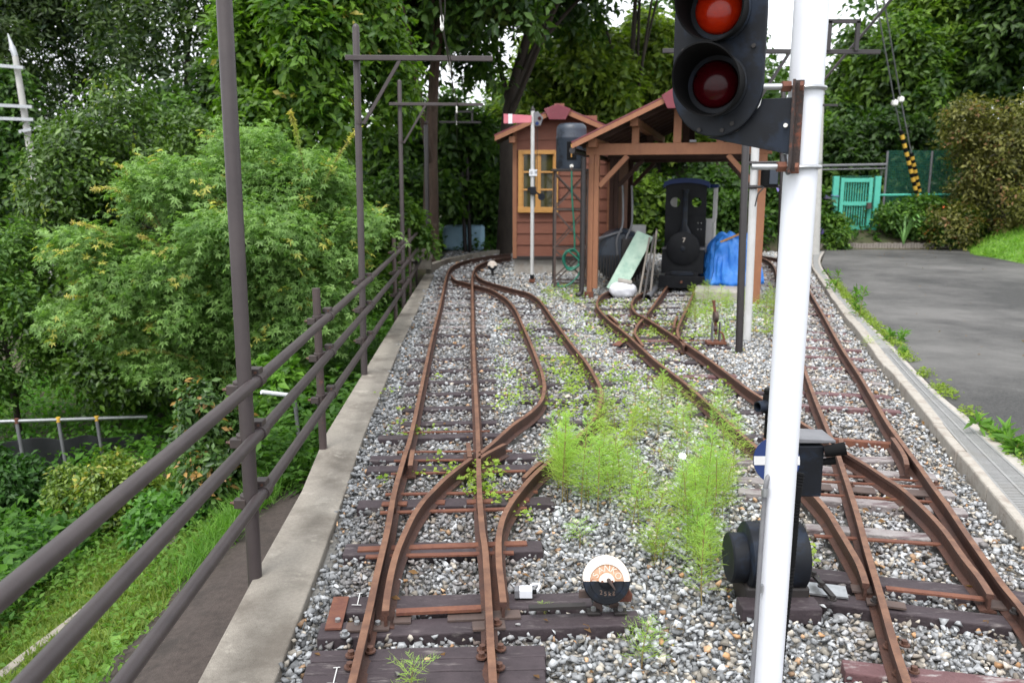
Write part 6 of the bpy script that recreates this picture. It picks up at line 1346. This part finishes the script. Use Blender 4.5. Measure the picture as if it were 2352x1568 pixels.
# moss and weeds along the road side of the drain
pl = []
for p, q in zip(go[:-1], go[1:]):
    if p.y > 14 or p.y < 2.5: continue
    for k in range(7):
        if math.sin(p.y * 4.2) + math.sin(p.y * 9.1) > -.5 or p.y > 8.6: t = rng.random(); pl.append((lerp(p.x, q.x, t) + rng.uniform(0, .09), lerp(p.y, q.y, t), .04))
weeds('verge_weeds', 'moss and small weeds along the joint of road and drain', 'weeds', pl, rng.uniform(.0, .05, len(pl)), .03, (.13, .17, .03), (.25, .36, .05), 101, ratio=.6, per=8, spread=.03, upw=.3)

# ---------------------------------------------------------------- feathery weeds, each a plant of its own
def cosmos_proto(name, h, seed, dense, label, group):
    rng = np.random.default_rng(seed); t = thing(name, label, 'weed', (0, 0, -5), 0, group); t['_o'] = (0, 0, 0)
    b = MB(); stems = []
    ns = 1 if h < .3 else rng.integers(1, 3)
    for s in range(ns):
        a = rng.uniform(0, 6.28); sp = .0 if s == 0 else .06; pts = [Vector((0, 0, -.04)), Vector((math.cos(a) * sp, math.sin(a) * sp, h * .35)), Vector((math.cos(a) * sp * 1.4 + rng.normal(0, .015), math.sin(a) * sp * 1.4 + rng.normal(0, .015), h * rng.uniform(.85, 1)))]
        st = spline(pts, .02); stems.append(st); b.tube(st, [.0036 * (1 - .6 * i / len(st)) for i in range(len(st))], 5)
    b.build('stem', 'stem', t)
    P, D, L = [], [], []; W_ = []
    for st in stems:
        for i in range(int(len(st) * .26), len(st)):
            f = i / len(st)
            for q in range(dense):
                a = i * 1.57 + q * math.pi + rng.normal(0, .4); ll = (.055 + .105 * math.sin(math.pi * min(1, f * 1.0 + .12))) * rng.uniform(.7, 1.25)
                dv = np.array([math.cos(a), math.sin(a), rng.uniform(.25, 1.0) if f < .85 else rng.uniform(.8, 1.8)]); dv /= np.linalg.norm(dv); base = np.array(st[i][:])
                n_ = 6
                for k in range(n_):                # side threads along each leaf
                    s_ = (k + .3) / n_; pp = base + dv * ll * s_ - np.array([0, 0, .25 * ll * s_ * s_])
                    for sg in (-1, 1):
                        sd = np.cross(dv, [0, 0, 1]); sd = sd / (np.linalg.norm(sd) + 1e-6) * sg; d2 = dv * .75 + sd * .65 + rng.normal(0, .22, 3)
                        P.append(pp); D.append(d2); L.append(ll * .42 * (1.15 - s_) + .008); W_.append(.0023)
                P.append(base); D.append(dv); L.append(ll); W_.append(.0016)
    P = np.array(P); D = nrmz(np.array(D)); n = len(P); Nn = nrmz(rng.normal(size=(n, 3)))
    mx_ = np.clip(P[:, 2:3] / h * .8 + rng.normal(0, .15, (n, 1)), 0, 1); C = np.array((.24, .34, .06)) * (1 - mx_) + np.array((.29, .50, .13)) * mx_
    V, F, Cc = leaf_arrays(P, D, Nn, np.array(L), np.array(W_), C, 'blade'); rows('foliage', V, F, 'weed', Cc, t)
    return t
GRP = 'feathery weeds growing in the ballast'
protos = [cosmos_proto('feathery_weed', h, 200 + i, d, 'feathery light green weed growing out of the ballast among other weeds of its kind', GRP) for i, (h, d) in enumerate(((.47, 2), (.37, 2), (.29, 2), (.23, 2), (.16, 2)))]
used = [False] * 5
def plant(i, p, s=1.0, label=None):
    if used[i]: o = copy_tree(protos[i])
    else: o = protos[i]; used[i] = True
    o.location = (p.x, p.y, -.012); o.scale = (s, s, s * random.uniform(.9, 1.1)); o.rotation_euler = (random.uniform(-.08, .08), random.uniform(-.08, .08), random.uniform(0, 6.28)); o['label'] = label or protos[i]['label']
    v = random.uniform(.85, 1.2); w_ = random.random() * .7
    for ch in o.children: ch.color = (v * (1 + .25 * w_), v * (1 - .05 * w_), v * (1 - .3 * w_), 1)
    return o
rng = np.random.default_rng(300)
def inpoly(x, y, poly):
    c = False; n = len(poly)
    for i in range(n):
        x0, y0 = poly[i]; x1, y1 = poly[i - 1]
        if (y0 > y) != (y1 > y) and x < (x1 - x0) * (y - y0) / (y1 - y0 + 1e-9) + x0: c = not c
    return c
def patch(poly, n, kinds, smin=.7, smax=1.15):
    xs = [p[0] for p in poly]; ys = [p[1] for p in poly]; k = 0; tries = 0
    while k < n and tries < 5000:
        tries += 1; v = rng.random(); a, b_ = rng.uniform(min(xs), max(xs)), rng.uniform(min(ys), max(ys))
        if inpoly(a, b_, poly): plant(int(rng.choice(kinds)), G(a, b_), rng.uniform(smin, smax)); k += 1
patch([(1255, 1120), (1285, 1165), (1345, 1165), (1345, 1090), (1290, 1070)], 10, [0, 1], .85, 1.1)
patch([(1340, 1080), (1345, 1175), (1440, 1195), (1450, 1090)], 12, [1, 2, 3], .8, 1.05)
patch([(1450, 1090), (1440, 1205), (1560, 1230), (1660, 1220), (1690, 1100), (1620, 1060)], 26, [1, 1, 2, 2, 3], .75, 1.05)
patch([(1370, 960), (1380, 1080), (1620, 1070), (1640, 1000), (1600, 930), (1470, 900)], 27, [2, 3, 3, 4], .7, 1.05)
patch([(1560, 1230), (1580, 1330), (1640, 1330), (1650, 1240)], 10, [1, 1, 2, 3], .8, 1.1)
patch([(1440, 1240), (1460, 1300), (1530, 1290), (1540, 1230)], 4, [3, 4], .8, 1.0)
patch([(1590, 690), (1600, 770), (1690, 790), (1690, 700)], 12, [2, 3], .8, 1.2)
patch([(1710, 690), (1700, 790), (1790, 790), (1790, 700)], 11, [2, 3, 1], .8, 1.2)
patch([(1640, 960), (1680, 1020), (1690, 1000), (1650, 940)], 4, [3, 4])
for x, y, i, s, lab in ((1475, 1515, 3, .85, 'lone feathery weed in the bare ballast right of the round weight'), (945, 1585, 4, .75, 'small feathery weed on the deck boards between the nearest rails'), (1692, 1318, 4, .9, 'small feathery weed against the base of the black point machine'), (1332, 1240, 4, .8, 'thin feathery weed behind the round weight'), (1612, 1385, 1, .9, 'tall feathery weed nearest the white signal mast'),
                        (1250, 1398, 4, .3, 'tiny sprig beside the throw rod of the near points'), (2000, 800, 4, .8, 'small weed at the drain joint')):
    plant(i, G(x, y), s, lab)
# roadside weeds by the drain
def leafy_weed(name, label, p, h, seed, n=60, L=.09, c0=(.07, .16, .025), c1=(.15, .30, .05)):
    rng = np.random.default_rng(seed); t = thing(name, label, 'weed', tuple(p)); b = MB(); P, D = [], []
    for s in range(max(2, n // 25)):
        q = Vector((p.x + rng.normal(0, .04), p.y + rng.normal(0, .05), p.z - .03)); e = q + Vector((rng.normal(0, .06), rng.normal(0, .06), h * rng.uniform(.7, 1.0))); b.tube([q, lerp(q, e, .5) + Vector((rng.normal(0, .01), 0, 0)), e], [.004, .0035, .002], 5)
        for k in range(26): f = rng.random() ** .8; P.append(lerp(q, e, f)[:]); D.append(rng.normal(size=3) + np.array([0, 0, .5]))
    b.build('stem', 'stem', t); P = np.array(P); D = nrmz(np.array(D)); m_ = rng.random((len(P), 1)); V, F, C = leaf_arrays(P, D, nrmz(rng.normal(0, .5, (len(P), 3)) + np.array([0, 0, 1])), np.full(len(P), L), np.full(len(P), L * .28), np.array(c0) * (1 - m_) + np.array(c1) * m_)
    rows('leaves', V - np.array(t['_o']), F, 'weed', C, t); return t
leafy_weed('tall_weed', 'tall upright weed on the drain joint in front of the road', G(1972, 728, .04), .52, 1, 60, .10)
leafy_weed('tall_weed', 'bushy upright weed at the far end of the drain', G(1915, 668, .04), .40, 2, 70, .10, (.09, .19, .03), (.18, .34, .05))
leafy_weed('tall_weed', 'spreading weed clump behind the bushy one along the kerb', G(1940, 690, .04), .2, 3, 60, .08, (.09, .19, .03), (.18, .34, .05))
leafy_weed('roadside_weed', 'leafy weed where the covered drain meets the slotted grating', G(2062, 785, .04), .14, 4, 80, .09)
leafy_weed('roadside_weed', 'low weed halfway along the slotted drain', G(2085, 812, .04), .1, 5, 60, .06)
leafy_weed('roadside_weed', 'bright pointed leaf weed at the right edge of the drain', G(2290, 1005, .04), .13, 6, 70, .11)
leafy_weed('roadside_weed', 'second pointed leaf weed at the picture edge beyond the drain', G(2335, 1040, .04), .13, 7, 70, .11)
q = G(1563, 1160); q.z = .27; fl = thing('white_flower', 'white cosmos blossom among the feathery weeds', 'flower', tuple(q))
b = MB(); b.tube([(q.x, q.y, -.02), (q.x + .004, q.y, .15), tuple(q)], .002, 5); b.build('stem', 'stem', fl); b = MB()
for k in range(8):
    an = k * math.pi / 4; d = Vector((math.cos(an), math.sin(an) * .55 - .1, math.sin(an) * .75)); s_ = Vector((-math.sin(an), math.cos(an) * .55, math.cos(an) * .75)) * .006; b.add([q, q + d * .012 + s_, q + d * .021 + s_ * .6, q + d * .021 - s_ * .6, q + d * .012 - s_], [(0, 1, 2, 3, 4)])
b.build('petals', 'white', fl)
# sword leaved plant on the bank
q = A(2075, 560, 20.7); sw = thing('sword_leaf_plant', 'plant with long arching sword leaves at the foot of the guy wires', 'plant', tuple(q))
rng = np.random.default_rng(77); b = MB()
for k in range(13):
    an = rng.uniform(0, 6.28); hh_ = rng.uniform(.6, 1.15); ou = rng.uniform(.25, .6); pts = [q + Vector((math.cos(an) * ou * t, math.sin(an) * ou * t, hh_ * (1.9 * t - 1.25 * t * t))) for t in np.linspace(0, 1, 7)]
    b.sweep(pts, [(-.02, 0), (.02, 0), (.02, .006), (-.02, .006)])
M['sword'] = mat('sword_leaf', (.16, .32, .09), (.12, .26, .06), rough=.5, scale=5); b.build('leaves', 'sword', sw, smooth=True)
for o in bpy.data.objects:
    if '_o' in o: del o['_o']
